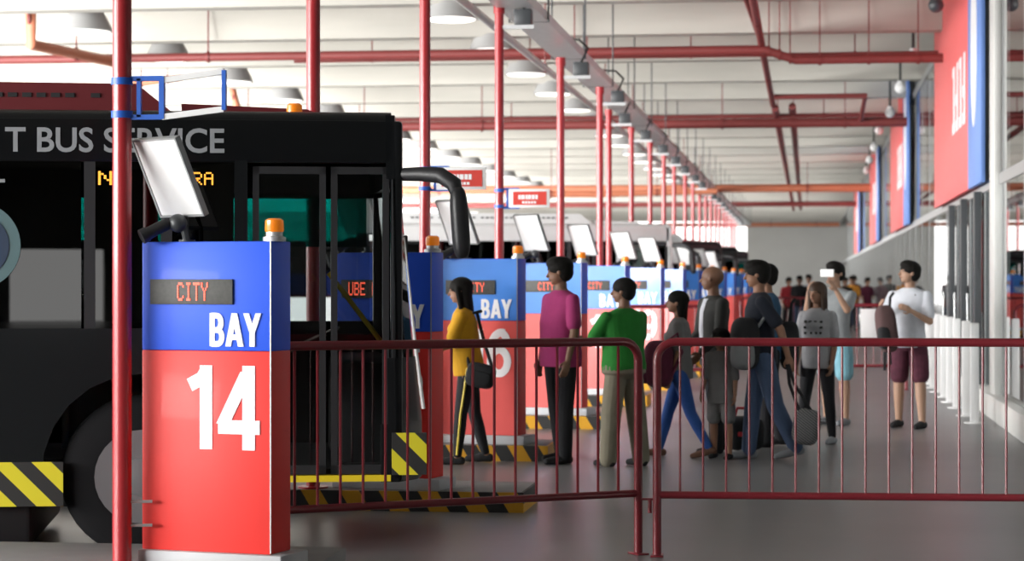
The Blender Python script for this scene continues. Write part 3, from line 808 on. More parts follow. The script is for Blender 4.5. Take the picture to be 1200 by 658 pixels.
    MB().tube([(-.02, .05, z1 - .02), (.10, -.02, z1 - .02), (.20, -.10, z1 - .03), (.27, -.14, z1 - .08), (.29, -.15, z1 - .16)], [.035, .04, .045, .045, .03], 12).build('mirror_arm', 'blackmatte', t)
    MB().ell((0, 0, 0), (.047, .09, .195), .55, 18, 12, mtx=Matrix.Translation((.30, -.16, z1 - .29)) @ Matrix.Rotation(rad(-4), 4, 'Y')).build('mirror_head', 'blackmatte', t)
    # roof furniture
    zr = BTOP - .01
    xs0 = -BLEN + .8; xs1 = BL(160, 90, .35)[0]; xs2 = BL(208, 118, .35)[0]
    pd = MB().prism([(xs0, zr), (xs2, zr), (xs1, zr + .18), (xs0, zr + .21)], .35, BW - .35).build('roof_unit', roofpod, t, smooth=False)
    b = MB(); x = xs1 - .2
    for q in range(30):
        b.box(x - .05, x, .343, .352, zr + .10, zr + .125); x -= .078 if q % 8 else .14
    b.build('vent_slots', 'blackmatte', pd, smooth=False)
    xa = BL(385, 128, .4)[0]
    MB().prism([(xs2 + .02, zr), (xa, zr), (xa - .12, zr + .05), (xs2 + .02, zr + .075)], .4, BW - .4).build('roof_fairing', roofpod, t, smooth=False)
    if main:
        xb = BL(345, 125, .2)[0]
        MB().lathe([(.045, BTOP - .02), (.045, BTOP + .005), (.042, BTOP + .045), (.03, BTOP + .055)], 16, mtx=Matrix.Translation((xb, .2, 0))).build('roof_beacon', 'amber', t)
        zt = BL(140, 179)[1]; xl = BL(6, 165)[0]; xr = BL(263, 165)[0]
        text_part('side_lettering', 'T BUS SERVICE', xr - xl, .135, 'greyletter', t, (xl, -.002, zt), bold=.018)
        x0 = BL(115, 210)[0]
        dots('destination_text', 'N', .075, .075, 'ledor', t, (x0, -.004, BL(130, 217)[1]))
        x0 = BL(213, 210)[0]; x1 = BL(250, 210)[0]
        dots('destination_text', 'ERA', x1 - x0, .07, 'ledor', t, (x0, -.004, BL(230, 217)[1]))
        # round emblem
        cx_, cz_ = BL(-28, 288)
        e = MB(); mt = Matrix.Translation((cx_, -.004, cz_)) @ Matrix.Rotation(PI / 2, 4, 'X')
        e.lathe([(.235, 0), (.235, .003)], 48, mtx=mt)
        em = e.build('round_emblem', 'tealring', t)
        MB().lathe([(.175, .002), (.175, .006)], 40, mtx=mt).build('emblem_centre', 'navy', em)
        MB().box(BL(-10, 200)[0], BL(6, 200)[0], -.004, -.001, BL(3, 214)[1], BL(3, 210)[1]).build('small_lettering', 'greyletter', t)
    return t
bus = make_bus(True)
bus['label'] = 'nearest black bus with T BUS SERVICE lettering and open view through its door'
bus.location = (BO.x, BO.y, 0); bus.rotation_euler = (0, 0, BA)
grey = make_bus(False, 'buswhite', 'buswhite')
def place_bus(o, px, d, label):
    p = D(px, d); o.location = (p.x, p.y, 0); o.rotation_euler = (0, 0, BA); o['label'] = label
place_bus(grey, 788, sign_d(6) + 1.3, 'pale grey bus behind the sixth and seventh bay signs')
bk = make_bus(False, 'black', 'maroon')
place_bus(bk, 846, sign_d(10) + 1.3, 'black bus with mirror arms, first beyond the pale grey bus')
for i, (k_, px, lb) in enumerate(((12, 868, 'black bus farther down the row, third from the last in view'), (14, 880, 'black bus near the end of the row, its roof above the last signs'))):
    o = copy_tree(bk); place_bus(o, px - 3, 10.45 + 4.03 * k_ + 1.22, lb)
g2 = copy_tree(grey); place_bus(g2, 800, sign_d(8) + 1.3, 'pale bus farther back, set left behind the grey one')

# ================================================================== FENCES
def fence(p0, p1, label, foot0=0.0, H=1.17, zbot=.335, bars=17, nm='barrier_fence', notice=False):
    p0 = Vector(p0); p1 = Vector(p1); d = p1 - p0; L = math.hypot(d.x, d.y)
    t = empty(nm, (p0.x, p0.y, 0), math.atan2(d.y, d.x), label=label, cat='fence', group='red crowd barriers')
    r = .024; R = .10
    pts = [(0, 0, foot0), (0, 0, H - R)]
    for q in range(1, 6):
        a = PI / 2 * q / 5; pts.append((R - R * cos(a), 0, H - R + R * sin(a)))
    for q in range(0, 6):
        a = PI / 2 * q / 5; pts.append((L - R + R * sin(a), 0, H - R + R * cos(a)))
    pts.append((L, 0, 0.0))
    pts = [Vector(p) for p in pts]
    MB().tube(pts, r, 14).build('frame', 'fence_red', t)
    MB().tube([(0, 0, zbot), (L, 0, zbot)], .021, 12).build('bottom_rail', 'fence_red', t)
    for q in range(bars):
        x = L * (q + 1) / (bars + 1)
        MB().tube([(x, 0, zbot), (x, 0, H)], .0075, 6).build('bar', 'fence_red', t)
    for x, fz in ((0, foot0), (L, 0)):
        MB().box(x - .035, x + .035, -.06, .06, fz, fz + .01, bev=.003).build('foot_plate', 'fence_red', t)
    if notice: MB().box(L * .3, L * .62, -.035, -.024, .72, 1.12, bev=.004).build('notice_board', 'white', t)
    return t
zF = 12.19
pR = D(748, zF); pL = D(318, 11.25)
fence(pL, pR, 'left maroon barrier panel in front of the bus door and the green-shirted man', foot0=IH, bars=16)
p2 = D(770, 12.10); p3 = D(1290, 11.9)
fence(p2, p3, 'right maroon barrier panel in front of the queue at right', bars=18)
# lug between the panels
t = empty('fence_hinge', D(752, 12.16, .30), label='small steel hinge joining the two maroon barrier posts near the floor', cat='hinge')
MB().box(0, .09, -.008, .008, 0, .012).lathe([(.012, -.07), (.012, .0)], 10, mtx=Matrix.Translation((.045, 0, 0))).build('hinge_plate', 'fence_red', t)
fence(D(985, 30.6), D(1062, 30.6), 'far barrier panel behind the phone man, with a white notice', bars=7, notice=True)
fence(D(700, 29.0), D(835, 29.2), 'far barrier panel beside the fifth bay sign', bars=12)
fence(D(868, 44), D(985, 44), 'small barrier panel in front of the distant crowd', bars=14)

# white posts along the glass
for i, px in enumerate((1142, 1132, 1121, 1113, 1106, 1099, 1093, 1088, 1084)):
    d = onX(px, 1.76); p = D(px, d)
    t = empty('queue_post', (p.x, p.y, 0), label='white waist-high post by the glass wall, %s from the front' % ORD[i], cat='post', group='white posts by the glass wall')
    MB().box(-.045, .045, -.045, .045, .012, 1.06, bev=.012).build('post_body', 'white', t)
    MB().lathe([(.11, 0), (.11, .012), (.05, .016)], 20).build('post_base', 'white', t)

# ================================================================== PEOPLE
SK = {'a': (0.30, 0.155, 0.095), 'b': (0.20, 0.10, 0.06), 'c': (0.42, 0.25, 0.17)}
for k_, c in SK.items(): M['skin' + k_] = mat('skin_' + k_, c, 0.55, var=0.06, scale=30)
M['hair'] = mat('black_hair', (0.008, 0.007, 0.006), 0.75, var=0.3, scale=60, spec=0.2)
M['hair2'] = mat('brown_hair', (0.05, 0.022, 0.010), 0.6, var=0.3, scale=60)
M['eye'] = mat('eye_dark', (0.01, 0.008, 0.006), 0.3)
M['lip'] = mat('lip', (0.26, 0.08, 0.06), 0.5)
def cloth(n, c, v=.12): M[n] = mat(n, c, .9, var=v, scale=18, bump=.15)
cloth('yellow_top', (0.55, 0.28, 0.006)); cloth('black_cloth', (0.012, 0.012, 0.015)); cloth('pink', (0.34, 0.030, 0.14)); cloth('green', (0.015, 0.19, 0.022))
cloth('khaki', (0.20, 0.18, 0.13)); cloth('grey_shirt', (0.17, 0.17, 0.17)); cloth('leggings', (0.03, 0.10, 0.36)); cloth('charcoal', (0.035, 0.036, 0.034))
cloth('grey_shorts', (0.16, 0.16, 0.16), .5); cloth('jeans', (0.07, 0.11, 0.20)); cloth('navy_shirt', (0.012, 0.016, 0.028)); cloth('blue_shirt', (0.03, 0.09, 0.17))
cloth('white_tee', (0.36, 0.36, 0.38)); cloth('light_blue', (0.22, 0.46, 0.55)); cloth('maroon_shorts', (0.085, 0.018, 0.035), .5); cloth('white_shirt', (0.66, 0.68, 0.74))
cloth('light_grey_tee', (0.28, 0.30, 0.31)); cloth('maroon_bag', (0.10, 0.012, 0.035)); cloth('bag_black', (0.014, 0.015, 0.017)); cloth('brown_bag', (0.10, 0.055, 0.055))
cloth('bag_grey', (0.22, 0.23, 0.24)); cloth('red_cloth', (0.45, 0.03, 0.04)); cloth('orange_cloth', (0.62, 0.28, 0.03)); cloth('shoe_dark', (0.02, 0.02, 0.022)); cloth('shoe_grey', (0.25, 0.26, 0.28)); cloth('tan_shoe', (0.16, 0.08, 0.05))

def remesh(mb, name, m, parent, vox, it=3):
    o = mb.build('tmp', m, None)
    md = o.modifiers.new('r', 'REMESH'); md.mode = 'VOXEL'; md.voxel_size = vox; md.adaptivity = 0
    if it:
        s = o.modifiers.new('s', 'SMOOTH'); s.factor = .5; s.iterations = it
    dg = bpy.context.evaluated_depsgraph_get(); dg.update()
    me = bpy.data.meshes.new_from_object(o.evaluated_get(dg)); me.name = name
    bpy.data.objects.remove(o)
    if not me.materials: me.materials.append(M[m])
    me.polygons.foreach_set('use_smooth', [True] * len(me.polygons))
    p = bpy.data.objects.new(name, me); C.objects.link(p); p.parent = parent
    return p

def person(loc, rotz, H, label, skin='a', top=('pink', 'short'), bottom=('black_cloth', 'long'), shoe='shoe_dark',
           hair='short', hairm='hair', fem=False, fat=1.0, lean=2, headyaw=0, headpitch=0,
           L=(5, 5, 2), R=(-5, 5, 2), LA=(5, 6, 12, 0), RA=(-5, 6, 12, 0), vox=.0065, child=False, jacket=None, loose=1.0, shirtlen=.47, group=None, face=True):
    t = empty('person', loc, rotz, label=label, cat='person')
    if group: t['group'] = group
    hs = 1.22 if child else 1.0
    sw = (.100 if fem else .120) * H * (0.93 if child else 1) * (1 + (fat - 1) * .4)
    hw = .056 * H
    hip_z = .50 * H
    # legs
    def leg(s, a):
        th, kn, ab = a[:3]
        h = Vector((0, s * hw, hip_z))
        y = s * sin(rad(ab))
        k = h + Vector((sin(rad(th)), y, -cos(rad(th)))).normalized() * .245 * H
        sh = th - kn
        an = k + Vector((sin(rad(sh)), y * .6, -cos(rad(sh)))).normalized() * .235 * H
        fp = a[3] if len(a) > 3 else 0     # heel lift
        return h, k, an, fp, sh
    legs = [leg(1, L), leg(-1, R)]
    low = min(l[2].z - .042 * H - (.07 * H * sin(rad(l[3])) * 1.0) for l in legs)
    dz = -low
    legs = [(h + Vector((0, 0, dz)), k + Vector((0, 0, dz)), a + Vector((0, 0, dz)), fp, sh) for h, k, a, fp, sh in legs]
    hz = hip_z + dz
    TM = Matrix.Translation((0, 0, hz)) @ Matrix.Rotation(rad(lean), 4, 'Y') @ Matrix.Translation((0, 0, -hip_z))
    def tp(x, y, z): return TM @ Vector((x, y, z))
    arms = []
    for s, a in ((1, LA), (-1, RA)):
        sh = tp(0, s * sw * .94, .797 * H)
        p, ab, el, inn = a[:4]
        d1 = Vector((sin(rad(p)), s * sin(rad(ab)), -cos(rad(p)) * cos(rad(ab)))).normalized()
        e = sh + d1 * .170 * H
        f = p + el
        d2 = Vector((sin(rad(f)), -s * sin(rad(inn)) + s * sin(rad(ab)) * .4, -cos(rad(f)))).normalized()
        w = e + d2 * .145 * H
        arms.append((sh, e, w, d1, d2, s))
    # ---- body: one continuous mesh
    b = MB()
    f2 = fat ** .9
    torso = [(0, 0, .47 * H, .060 * H, .080 * H), (0, 0, .53 * H, .064 * H * f2, .088 * H * f2), (0.004 * H, 0, .60 * H, .056 * H * fat, .076 * H * f2),
             (.004 * H, 0, .68 * H, .060 * H * f2, .086 * H * f2), (0, 0, .76 * H, .062 * H, sw * .92), (-.004 * H, 0, .815 * H, .042 * H, sw * .80), (-.004 * H, 0, .845 * H, .03 * H, .035 * H)]
    b.loft(torso, 24, .9, TM)
    g = 1.06 if fat > 1 else 1
    for h, k, a, fp, sh in legs:
        b.cone(h, k, .052 * H * g, .034 * H, 14); b.cone(k, k.lerp(a, .35), .034 * H, .033 * H); b.cone(k.lerp(a, .3), a, .033 * H, .021 * H)
        fo = Vector((cos(rad(fp)), 0, -sin(rad(fp))))
        b.cone(a + fo * -.015 * H + Vector((0, 0, -.018 * H)), a + fo * .095 * H + Vector((0, 0, -.024 * H)), .022 * H, .015 * H)
    for sh, e, w, d1, d2, s in arms:
        b.cone(sh + Vector((0, 0, -.008 * H)), e, .028 * H, .022 * H); b.cone(e, w, .0225 * H, .0145 * H)
        # hand: palm, four fingers, thumb
        side = d2.cross(Vector((0, 1, 0)));
        if side.length < .2: side = Vector((1, 0, 0))
        side.normalize()                       # across the knuckles
        nrm = side.cross(d2).normalized()
        if nrm.y * s > 0: nrm = -nrm           # palm faces the body
        hl = .048 * H
        kn = w + d2 * hl
        mt = Matrix.Translation(w + d2 * hl * .55) @ Matrix((side, nrm, d2)).transposed().to_4x4()
        b.ell((0, 0, 0), (.021 * H, .0095 * H, .030 * H), .8, 12, 8, mtx=mt)
        for q, (o_, ln) in enumerate(((-.0165, .036), (-.0055, .043), (.0055, .046), (.0165, .041))):
            r = .0052 * H
            k0 = kn + side * o_ * H; k1 = k0 + (d2 * .82 + nrm * .30).normalized() * ln * H * .5
            k2 = k1 + (d2 * .55 + nrm * .75).normalized() * ln * H * .5
            b.cone(k0 - d2 * .01 * H, k1, r, r * .95, 8); b.cone(k1, k2, r * .95, r * .75, 8)
        fwd = side if side.x > 0 else -side
        t0 = w + d2 * .012 * H + fwd * .014 * H; t1 = t0 + (d2 * .6 + fwd * .6 + nrm * .2).normalized() * .024 * H; t2 = t1 + (d2 * .9 + nrm * .3).normalized() * .018 * H
        b.cone(t0, t1, .0068 * H, .006 * H, 8); b.cone(t1, t2, .006 * H, .0046 * H, 8)
    # head
    neck = tp(-.004 * H, 0, .835 * H)
    hr = .063 * H * hs
    HC = tp(.008 * H, 0, .872 * H) ; HC = HC + Vector((0, 0, .062 * H * (1 if not child else 1.0)))
    HM = Matrix.Translation(HC) @ Matrix.Rotation(rad(headyaw), 4, 'Z') @ Matrix.Rotation(rad(headpitch), 4, 'Y')
    b.cone(neck - Vector((0, 0, .02 * H)), HC + Vector((-.008 * H, 0, -.02 * H)), .031 * H * (1.0 if not fem else .85), .029 * H)
    S = hr
    b.ell((-.10 * S, 0, .18 * S), (.98 * S, .78 * S, .86 * S), 1, 20, 14, mtx=HM)
    b.ell((.16 * S, 0, -.32 * S), (.66 * S, .60 * S, .72 * S), 1, 18, 12, mtx=HM)
    b.ell((.50 * S, 0, -.78 * S), (.28 * S, .30 * S, .22 * S), 1, 12, 8, mtx=HM)
    mp = lambda x, y, z: HM @ Vector((x * S, y * S, z * S))
    b.cone(mp(.80, 0, .10), mp(1.0, 0, -.26), .07 * S, .13 * S, 8)
    b.ell((.80 * S, 0, -.52 * S), (.12 * S, .26 * S, .10 * S), 1, 10, 8, mtx=HM)
    b.ell((.72 * S, 0, .22 * S), (.16 * S, .50 * S, .09 * S), 1, 12, 8, mtx=HM)
    for s in (1, -1): b.ell((-.05 * S, s * .78 * S, -.08 * S), (.16 * S, .08 * S, .24 * S), 1, 10, 8, mtx=HM)
    remesh(b, 'body', 'skin' + skin, t, vox, 2)
    if face:
        for s in (1, -1):
            MB().ell((.80 * S, s * .30 * S, .06 * S), (.07 * S, .12 * S, .05 * S), 1, 10, 8, mtx=HM).build('eye', 'eye', t)
            MB().ell((.84 * S, s * .31 * S, .24 * S), (.07 * S, .20 * S, .035 * S), 1, 10, 8, mtx=HM).build('eyebrow', hairm, t)
        MB().ell((.87 * S, 0, -.53 * S), (.07 * S, .22 * S, .055 * S), 1, 10, 8, mtx=HM).build('mouth', 'lip', t)
    # ---- hair
    hb = MB()
    if hair != 'bald':
        hb.ell((-.16 * S, 0, .34 * S), (1.06 * S, .90 * S, .86 * S), 1, 22, 14, mtx=HM)
        hb.ell((-.44 * S, 0, -.02 * S), (.72 * S, .86 * S, .86 * S), 1, 18, 12, mtx=HM)
        if hair == 'full': hb.ell((.12 * S, 0, .72 * S), (.86 * S, .84 * S, .52 * S), 1, 18, 12, mtx=HM)
        if hair == 'cap':
            hb.ell((.10 * S, 0, .62 * S), (1.0 * S, .9 * S, .55 * S), 1, 18, 12, mtx=HM)
        if hair == 'long':
            ln = 4.2
            hb.loft([(-.62 * S, 0, -ln * S, .25 * S, .45 * S), (-.72 * S, 0, -3.2 * S, .38 * S, .72 * S), (-.62 * S, 0, -2.0 * S, .42 * S, .82 * S), (-.52 * S, 0, -1 * S, .52 * S, .88 * S), (-.4 * S, 0, 0, .62 * S, .86 * S)], 18, 1, HM)
            for s in (1, -1): hb.cone(mp(.15, s * .74, .2), mp(.02, s * .78, -1.7), .26 * S, .20 * S)
        if hair == 'bob':
            hb.loft([(-.55 * S, 0, -1.5 * S, .35 * S, .55 * S), (-.5 * S, 0, -.6 * S, .5 * S, .8 * S), (-.4 * S, 0, .1 * S, .6 * S, .84 * S)], 18, 1, HM)
            hb.cone(mp(-.75, 0, -.3), mp(-1.0, 0, -1.9), .40 * S, .20 * S)
        remesh(hb, 'cap' if hair == 'cap' else 'hair', 'bag_black' if hair == 'cap' else hairm, t, max(vox, .007), 2)
    # ---- trousers
    pb = MB(); pm, pk = bottom
    o_ = .010 * loose * H * .62
    pel = [(0, 0, .455 * H, .050 * H, .072 * H), (0, 0, .49 * H, .068 * H * f2 + o_, .092 * H * f2 + o_), (0, 0, .53 * H, .068 * H * f2 + o_, .091 * H * f2 + o_), (0, 0, .575 * H, .060 * H * fat + o_, .080 * H * f2 + o_)]
    pb.loft(pel, 24, .95, TM)
    for h, k, a, fp, sh in legs:
        if pk == 'shorts':
            e = h.lerp(k, .92); pb.cone(h, h.lerp(k, .45), .056 * H * g, .060 * H, 16); pb.cone(h.lerp(k, .45), e - (k - h).normalized() * .03 * H, .060 * H, .058 * H, 16)
        elif pk == 'slim':
            pb.cone(h, k, .055 * H, .036 * H, 14); pb.cone(k, k.lerp(a, .35), .036 * H, .0355 * H); pb.cone(k.lerp(a, .35), k.lerp(a, .95), .0355 * H, .025 * H)
        else:
            w0 = (.042 + .012 * (loose - 1)) * H
            pb.cone(h, k, .058 * H * g, w0 + .003 * H, 14); pb.cone(k, a + (a - k).normalized() * -.0 * H, w0 + .003 * H, w0 - .004 * H, 14)
    remesh(pb, 'shorts' if pk == 'shorts' else 'trousers', pm, t, max(vox, .008), 3)
    # ---- shoes
    for h, k, a, fp, sh in legs:
        sb = MB(); fo = Vector((cos(rad(fp)), 0, -sin(rad(fp)))); hl = a + fo * -.022 * H + Vector((0, 0, -.020 * H)); to = a + fo * .100 * H + Vector((0, 0, -.026 * H))
        sb.cone(hl, a + fo * .03 * H + Vector((0, 0, -.018 * H)), .024 * H, .024 * H); sb.cone(a + fo * .03 * H + Vector((0, 0, -.020 * H)), to, .024 * H, .017 * H)
        lowz = 0.0
        o = remesh(sb, 'shoe', shoe, t, .006, 2)
        for v in o.data.vertices:
            if fp < 3 and v.co.z < 0.003: v.co.z = 0.003
    # ---- shirt
    tm_, tk = top
    sb = MB(); o_ = .014 * H * .8
    zb = shirtlen * H
    st = [(0, 0, zb, .066 * H * f2 + o_, .092 * H * f2 + o_), (0, 0, .53 * H, .069 * H * fat + o_, .091 * H * f2 + o_), (.005 * H, 0, .60 * H, .064 * H * fat + o_, .084 * H * f2 + o_),
          (.005 * H, 0, .68 * H, .064 * H * f2 + o_, .090 * H * f2 + o_), (0, 0, .755 * H, .064 * H + o_, sw * .95 + o_), (-.004 * H, 0, .812 * H, .046 * H + o_, sw * .86 + o_), (-.004 * H, 0, .842 * H, .033 * H, .042 * H)]
    if fem: sb.ell((.055 * H, 0, .725 * H), (.038 * H, .075 * H, .040 * H), 1, 14, 10, mtx=TM)
    sb.loft(st, 26, .92, TM)
    for sh, e, w, d1, d2, s in arms:
        if tk == 'short': sb.cone(sh + Vector((0, 0, -.006 * H)), sh.lerp(e, .74), .034 * H, .037 * H, 14)
        elif tk == 'long':
            sb.cone(sh + Vector((0, 0, -.004 * H)), e, .037 * H, .030 * H, 14); sb.cone(e, e.lerp(w, .93), .030 * H, .023 * H, 14)
        elif tk == 'half':
            sb.cone(sh + Vector((0, 0, -.004 * H)), e, .038 * H, .033 * H, 14)
    so = remesh(sb, 'jacket' if tk == 'long' and jacket else 'shirt', tm_, t, max(vox, .008), 3)
    t['_H'] = H
    return t, dict(TM=TM, HM=HM, S=S, legs=legs, arms=arms, hz=hz, sw=sw, H=H)

def at(px, py_feet):
    d = fd(py_feet); return D(px, d)
FACE_L = PI          # facing the bus (-X)
# --- the queue
# woman in yellow
p = at(549, 544)
W1, i1 = person(p, PI + .1, 1.50, 'person in a yellow top and black trousers with yellow stripe, nearest the bus', 'a', ('yellow_top', 'short'), ('black_cloth', 'slim'), hair='long', fem=True, lean=6, headpitch=6, fat=1.12,
                L=(9, 4, 2), R=(-7, 8, 2), LA=(22, 6, 55, 10), RA=(20, 6, 50, 10), hairm='hair')
h, k_, a, fp, sh = i1['legs'][0]
b = MB()
pts = [h + Vector((0.0, .088, .02)), h.lerp(k_, .5) + Vector((0, .078, 0)), k_ + Vector((0, .062, 0)), k_.lerp(a, .5) + Vector((0, .058, 0)), a + Vector((0, .046, .02))]
b.tube(pts, .010, 6).build('yellow_stripe', 'yellow', W1)
def bag(name, mats, loc, size, e, label, cat, rotz=0, tilt=0, straps=None, pocket=None, group=None):
    t = empty(name, loc, rotz, label=label, cat=cat)
    mt = Matrix.Rotation(rad(tilt), 4, 'Y')
    MB().ell((0, 0, 0), size, e, 24, 16, mtx=mt).build('bag_body', mats[0], t)
    if pocket:
        MB().ell(pocket[0], pocket[1], e, 20, 12, mtx=mt).build('pocket', mats[1], t)
    if straps:
        for s_ in straps: MB().tube(s_, .014, 8).build('strap', mats[-1], t)
    return t
bp = Vector(p) + Vector((.13, -.20, 0))
bag('shoulder_bag', ['bag_black', 'bag_black'], bp + Vector((0, 0, .735)), (.12, .055, .10), .5, 'black shoulder bag at the hip of the woman in yellow', 'bag', 0.0, 12,
    straps=[[(-.10, .03, .08), (-.14, .09, .25), (-.10, .13, .50), (-.02, .19, .52)], [(.09, .03, .07), (.02, .10, .25), (-.05, .14, .50)]], pocket=((0, -.045, -.02), (.09, .02, .06)))
# man in pink
p = at(657, 543)
P2, i2 = person(p, PI + .62, 1.655, 'person in a pink T-shirt and black trousers, second in the queue', 'b', ('pink', 'short'), ('black_cloth', 'long'), hair='full', lean=0, headyaw=-34, headpitch=8, fat=1.26,
                L=(3, 2, 2), R=(-4, 4, 3), LA=(4, 12, 14, 0), RA=(-2, 10, 14, 0), shirtlen=.46)
# chest print on pink tee
MB().ell((.070 * 1.655, .03, .715 * 1.655), (.02, .04, .022), .7, 12, 8, mtx=i2['TM']).ell((.071 * 1.655, .01, .69 * 1.655), (.02, .03, .03), .7, 12, 8, mtx=i2['TM']).ell((.071 * 1.655, .035, .665 * 1.655), (.02, .02, .025), .7, 12, 8, mtx=i2['TM']).build('shirt_print', 'charcoal', P2)
# man in green
p = at(731, 547)
P3, i3 = person(p, PI - .75, 1.49, 'person in a green polo and khaki trousers, seen from behind', 'b', ('green', 'short'), ('khaki', 'long'), hair='short', fat=1.36, lean=0, headyaw=35,
                L=(4, 2, 5), R=(-4, 2, 5), LA=(25, 18, 70, 35), RA=(25, 20, 70, 35), loose=1.9, shirtlen=.5)
# woman with blue leggings
p = at(797, 536)
P4, i4 = person(p, PI, 1.41, 'person in a grey top and bright blue leggings walking with a maroon backpack', 'a', ('grey_shirt', 'short'), ('leggings', 'slim'), shoe='tan_shoe', hair='bob', fem=True, lean=2, headpitch=-6,
                L=(-16, 12, 2, 12), R=(18, 4, 2), LA=(-4, 6, 25, 0), RA=(-8, 8, 15, 0))
bag('backpack', ['maroon_bag', 'maroon_bag'], D(772, fd(536) - .10, .80), (.13, .16, .20), .62, 'maroon backpack carried by the woman in blue leggings', 'backpack', 0, 0, pocket=((-.09, -.02, -.05), (.07, .11, .12)),
    straps=[[(.06, -.08, .18), (.16, -.06, .26), (.20, -.05, .10), (.10, -.08, -.12)]])
# bald man
p = at(838, 531)
P5, i5 = person(p, PI + .5, 1.60, 'bald person in a dark open jacket over a white shirt, behind the child', 'b', ('charcoal', 'long'), ('black_cloth', 'long'), hair='bald', lean=2, headyaw=-40, jacket=True,
                L=(6, 4, 3), R=(-8, 6, 3), LA=(10, 6, 35, 8), RA=(8, 6, 40, 0), shirtlen=.46)
MB().loft([(.062 * 1.6, .0, .50 * 1.6, .03, .045), (.070 * 1.6, 0, .66 * 1.6, .03, .042), (.060 * 1.6, 0, .76 * 1.6, .03, .05), (.035 * 1.6, 0, .825 * 1.6, .03, .045)], 16, 1, i5['TM']).build('white_undershirt', 'white_shirt', P5)
# child
p = at(845, 538)
P6, i6 = person(p, -PI / 2 - .3, 1.06, 'child in a grey T-shirt and checked grey shorts', 'a', ('grey_shirt', 'half'), ('grey_shorts', 'shorts'), hair='full', child=True, lean=0, headyaw=-10,
                L=(4, 4, 3), R=(-4, 4, 3), LA=(2, 6, 10, 0), RA=(5, 8, 20, 0), vox=.005, loose=1.4, shirtlen=.42)
# man in black shirt and jeans
p = at(893, 539)
p7 = Vector(p)
P7, i7 = person(p, PI + .15, 1.64, 'person in a black shirt and blue jeans carrying a bag on his front', 'a', ('navy_shirt', 'short'), ('jeans', 'long'), shoe='shoe_grey', hair='full', lean=3, headyaw=-10, headpitch=5,
                L=(-14, 12, 3, 12), R=(9, 4, 3), LA=(-32, 8, 16, 0), RA=(10, 8, 30, 0))
bag('backpack', ['bag_black', 'bag_grey'], D(873, fd(539) - .16, .98), (.12, .12, .22), .62, 'black and grey backpack held against the front of the man in jeans', 'backpack', .2, 0, pocket=((-.03, -.06, -.09), (.10, .09, .12)),
    straps=[[(.10, -.05, .14), (.20, -.04, .28), (.26, .02, .22)]])
# man in blue behind
p = at(901, 524)
P8, i8 = person(p, PI + .2, 1.62, 'person in a blue shirt mostly hidden behind the man in jeans', 'a', ('blue_shirt', 'short'), ('black_cloth', 'long'), hair='full', lean=2, L=(5, 3, 3), R=(-8, 4, 3), LA=(2, 6, 15, 0))
# girl in white tee
p = at(958, 521)
P9, i9 = person(p, -PI / 2 - .35, 1.46, 'person with long hair in a printed white T-shirt and torn black jeans', 'a', ('white_tee', 'short'), ('black_cloth', 'slim'), shoe='shoe_grey', hair='long', hairm='hair2', fem=True, lean=0, headyaw=-12,
                L=(-6, 4, 3), R=(8, 4, 4), LA=(2, 8, 18, 4), RA=(4, 8, 14, 4), shirtlen=.46)
b = MB()
for r_ in range(3):
    for c_ in range(4):
        b.ell((.072 * 1.46 + (.004 if r_ == 1 else 0), -.075 + c_ * .05 + random.uniform(-.008, .008), (.755 - r_ * .035) * 1.46), (.014, random.uniform(.012, .024), random.uniform(.010, .019)), .7, 8, 6, mtx=i9['TM'])
b.build('shirt_print', 'charcoal', P9)
# phone man
p = at(979, 498)
P10, i10 = person(p, -PI / 2 - .5, 1.66, 'person in a grey T-shirt and pale blue shorts holding up a white phone', 'c', ('light_grey_tee', 'short'), ('light_blue', 'shorts'), shoe='shoe_grey', hair='full', lean=0, headyaw=-10,
                L=(2, 2, 3), R=(-2, 3, 3), LA=(55, 14, 95, 22), RA=(48, 8, 110, 22), shirtlen=.49)
hw_ = i10['HM'] @ Vector((.115, -.01, .0))
t = empty('mobile_phone', Vector(p) + Matrix.Rotation(-PI / 2 - .5, 3, 'Z') @ hw_, -PI / 2 - .5, label='white phone held in front of the face of the man in pale blue shorts', cat='phone')
MB().box(-.005, .005, -.08, .08, -.04, .04, bev=.004).build('phone_case', 'white', t)
MB().box(-.0065, -.005, -.074, .074, -.034, .034).build('phone_screen', 'blackmatte', t)
# man at right
p = at(1066, 502)
P11, i11 = person(p, -PI / 2 - .45, 1.665, 'person in a white shirt and maroon shorts standing alone by the glass wall', 'c', ('white_shirt', 'short'), ('maroon_shorts', 'shorts'), hair='full', lean=0, headyaw=-45, headpitch=-6,
                L=(4, 4, 5), R=(-3, 4, 5), LA=(15, 12, 105, 40), RA=(15, 14, 110, 20), loose=1.7, shirtlen=.475)
MB().tube([Vector((.075, .10, .80 * 1.665)), Vector((.105, .02, .72 * 1.665)), Vector((.110, -.06, .60 * 1.665))], .013, 6, mtx=i11['TM']).build('lanyard', 'bag_black', P11)
bag('backpack', ['brown_bag', 'bag_black'], D(1039, fd(502) - .27, 1.02), (.10, .12, .24), .6, 'dark brown backpack hanging in front of the man in maroon shorts', 'backpack', .2, -8, pocket=((-.05, -.06, -.08), (.06, .08, .12)),
    straps=[[(.02, -.04, .2), (.03, -.03, .32), (.08, .05, .36)], [(-.02, 0, -.22), (-.02, 0, -.42)], [(.03, 0, -.22), (.04, 0, -.36)]])
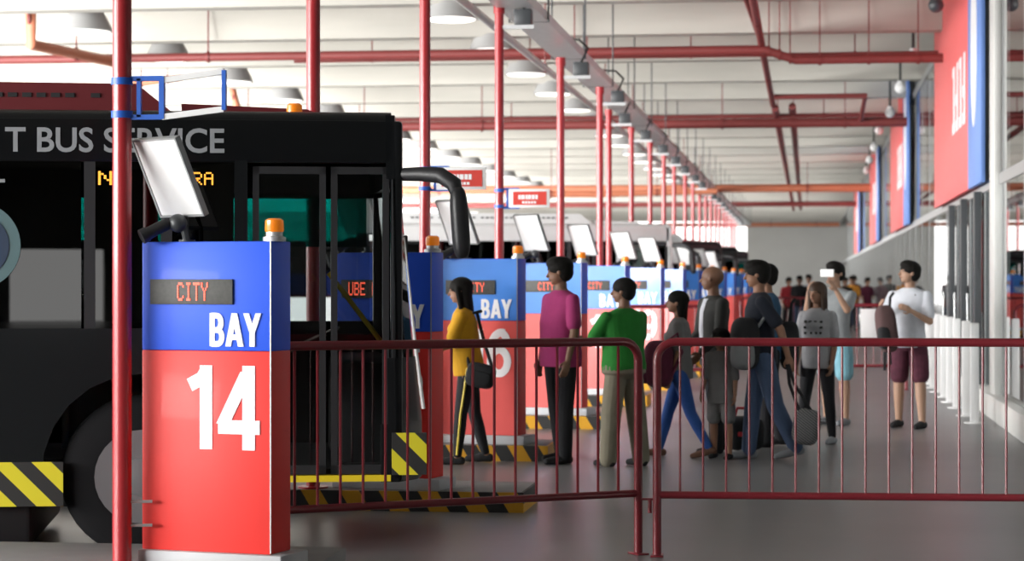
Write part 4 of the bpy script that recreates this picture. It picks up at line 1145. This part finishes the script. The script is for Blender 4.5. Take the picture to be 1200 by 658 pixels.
# bags on the floor / in hand
bag('duffel_bag', ['bag_black', 'red_cloth'], D(872, fd(530) , .165), (.17, .15, .15), .5, 'black bag with a red emblem on the floor behind the man in jeans', 'bag', .2, 0, pocket=((-.06, -.135, .0), (.022, .02, .022)),
    straps=[[(-.09, 0, .13), (-.06, 0, .22), (.06, 0, .22), (.09, 0, .13)]])
wr_ = Matrix.Rotation(PI + .15, 3, 'Z') @ i7['arms'][0][2]
hd = Vector(p7) + wr_ + Vector((.15, -.03, -.58))
M['pattern'] = stripes('patterned_canvas', (0.20, 0.20, 0.20), (0.07, 0.07, 0.075), 0.03, 'X', 1.3, .9)
t = bag('handbag', ['pattern', 'bag_black'], hd, (.115, .09, .15), .6, 'grey patterned tote bag hanging from the hand of the man in jeans', 'bag', 0, 10, straps=[[(-.06, -.02, .13), (-.14, -.03, .36), (-.155, -.03, .52)], [(.04, -.02, .13), (-.10, -.03, .36), (-.15, -.02, .52)]])
bag('black_tote', ['bag_black', 'bag_black'], D(925, fd(524) - .05, .92), (.09, .10, .22), .6, 'black bag at the side of the person in the blue shirt', 'bag', 0, 0, straps=[[(0, 0, .2), (0.02, 0, .38), (.05, .03, .42)]])
# distant people
far = [(924, 391, 'red_cloth', 'black_cloth', 'in a red shirt in the distant crowd, far left'), (937, 392, 'black_cloth', 'jeans', 'in a dark shirt in the distant crowd beside the red one'), (948, 390, 'white_tee', 'jeans', 'in a white shirt in the distant crowd'),
       (990, 391, 'charcoal', 'black_cloth', 'in charcoal in the distant crowd, behind the phone man'), (998, 389, 'orange_cloth', 'black_cloth', 'in an orange shirt in the distant crowd'), (1001, 384, 'charcoal', 'jeans', 'in a dark jacket near the far wall, left of the pair'),
       (1016, 386, 'maroon_bag', 'black_cloth', 'in maroon near the far wall, right of the pair')]
for i, (px, fy, c1, c2, lb) in enumerate(far):
    p = at(px, fy)
    person(p, random.uniform(-2.5, -.5), 1.58 + .04 * (i % 3), 'person ' + lb, 'a', (c1, 'short'), (c2, 'long'), hair='full', vox=.013, group='distant crowd', face=False,
           L=(6, 4, 3), R=(-6, 4, 3), LA=(5, 8, 25, 5), RA=(-5, 8, 30, 5))
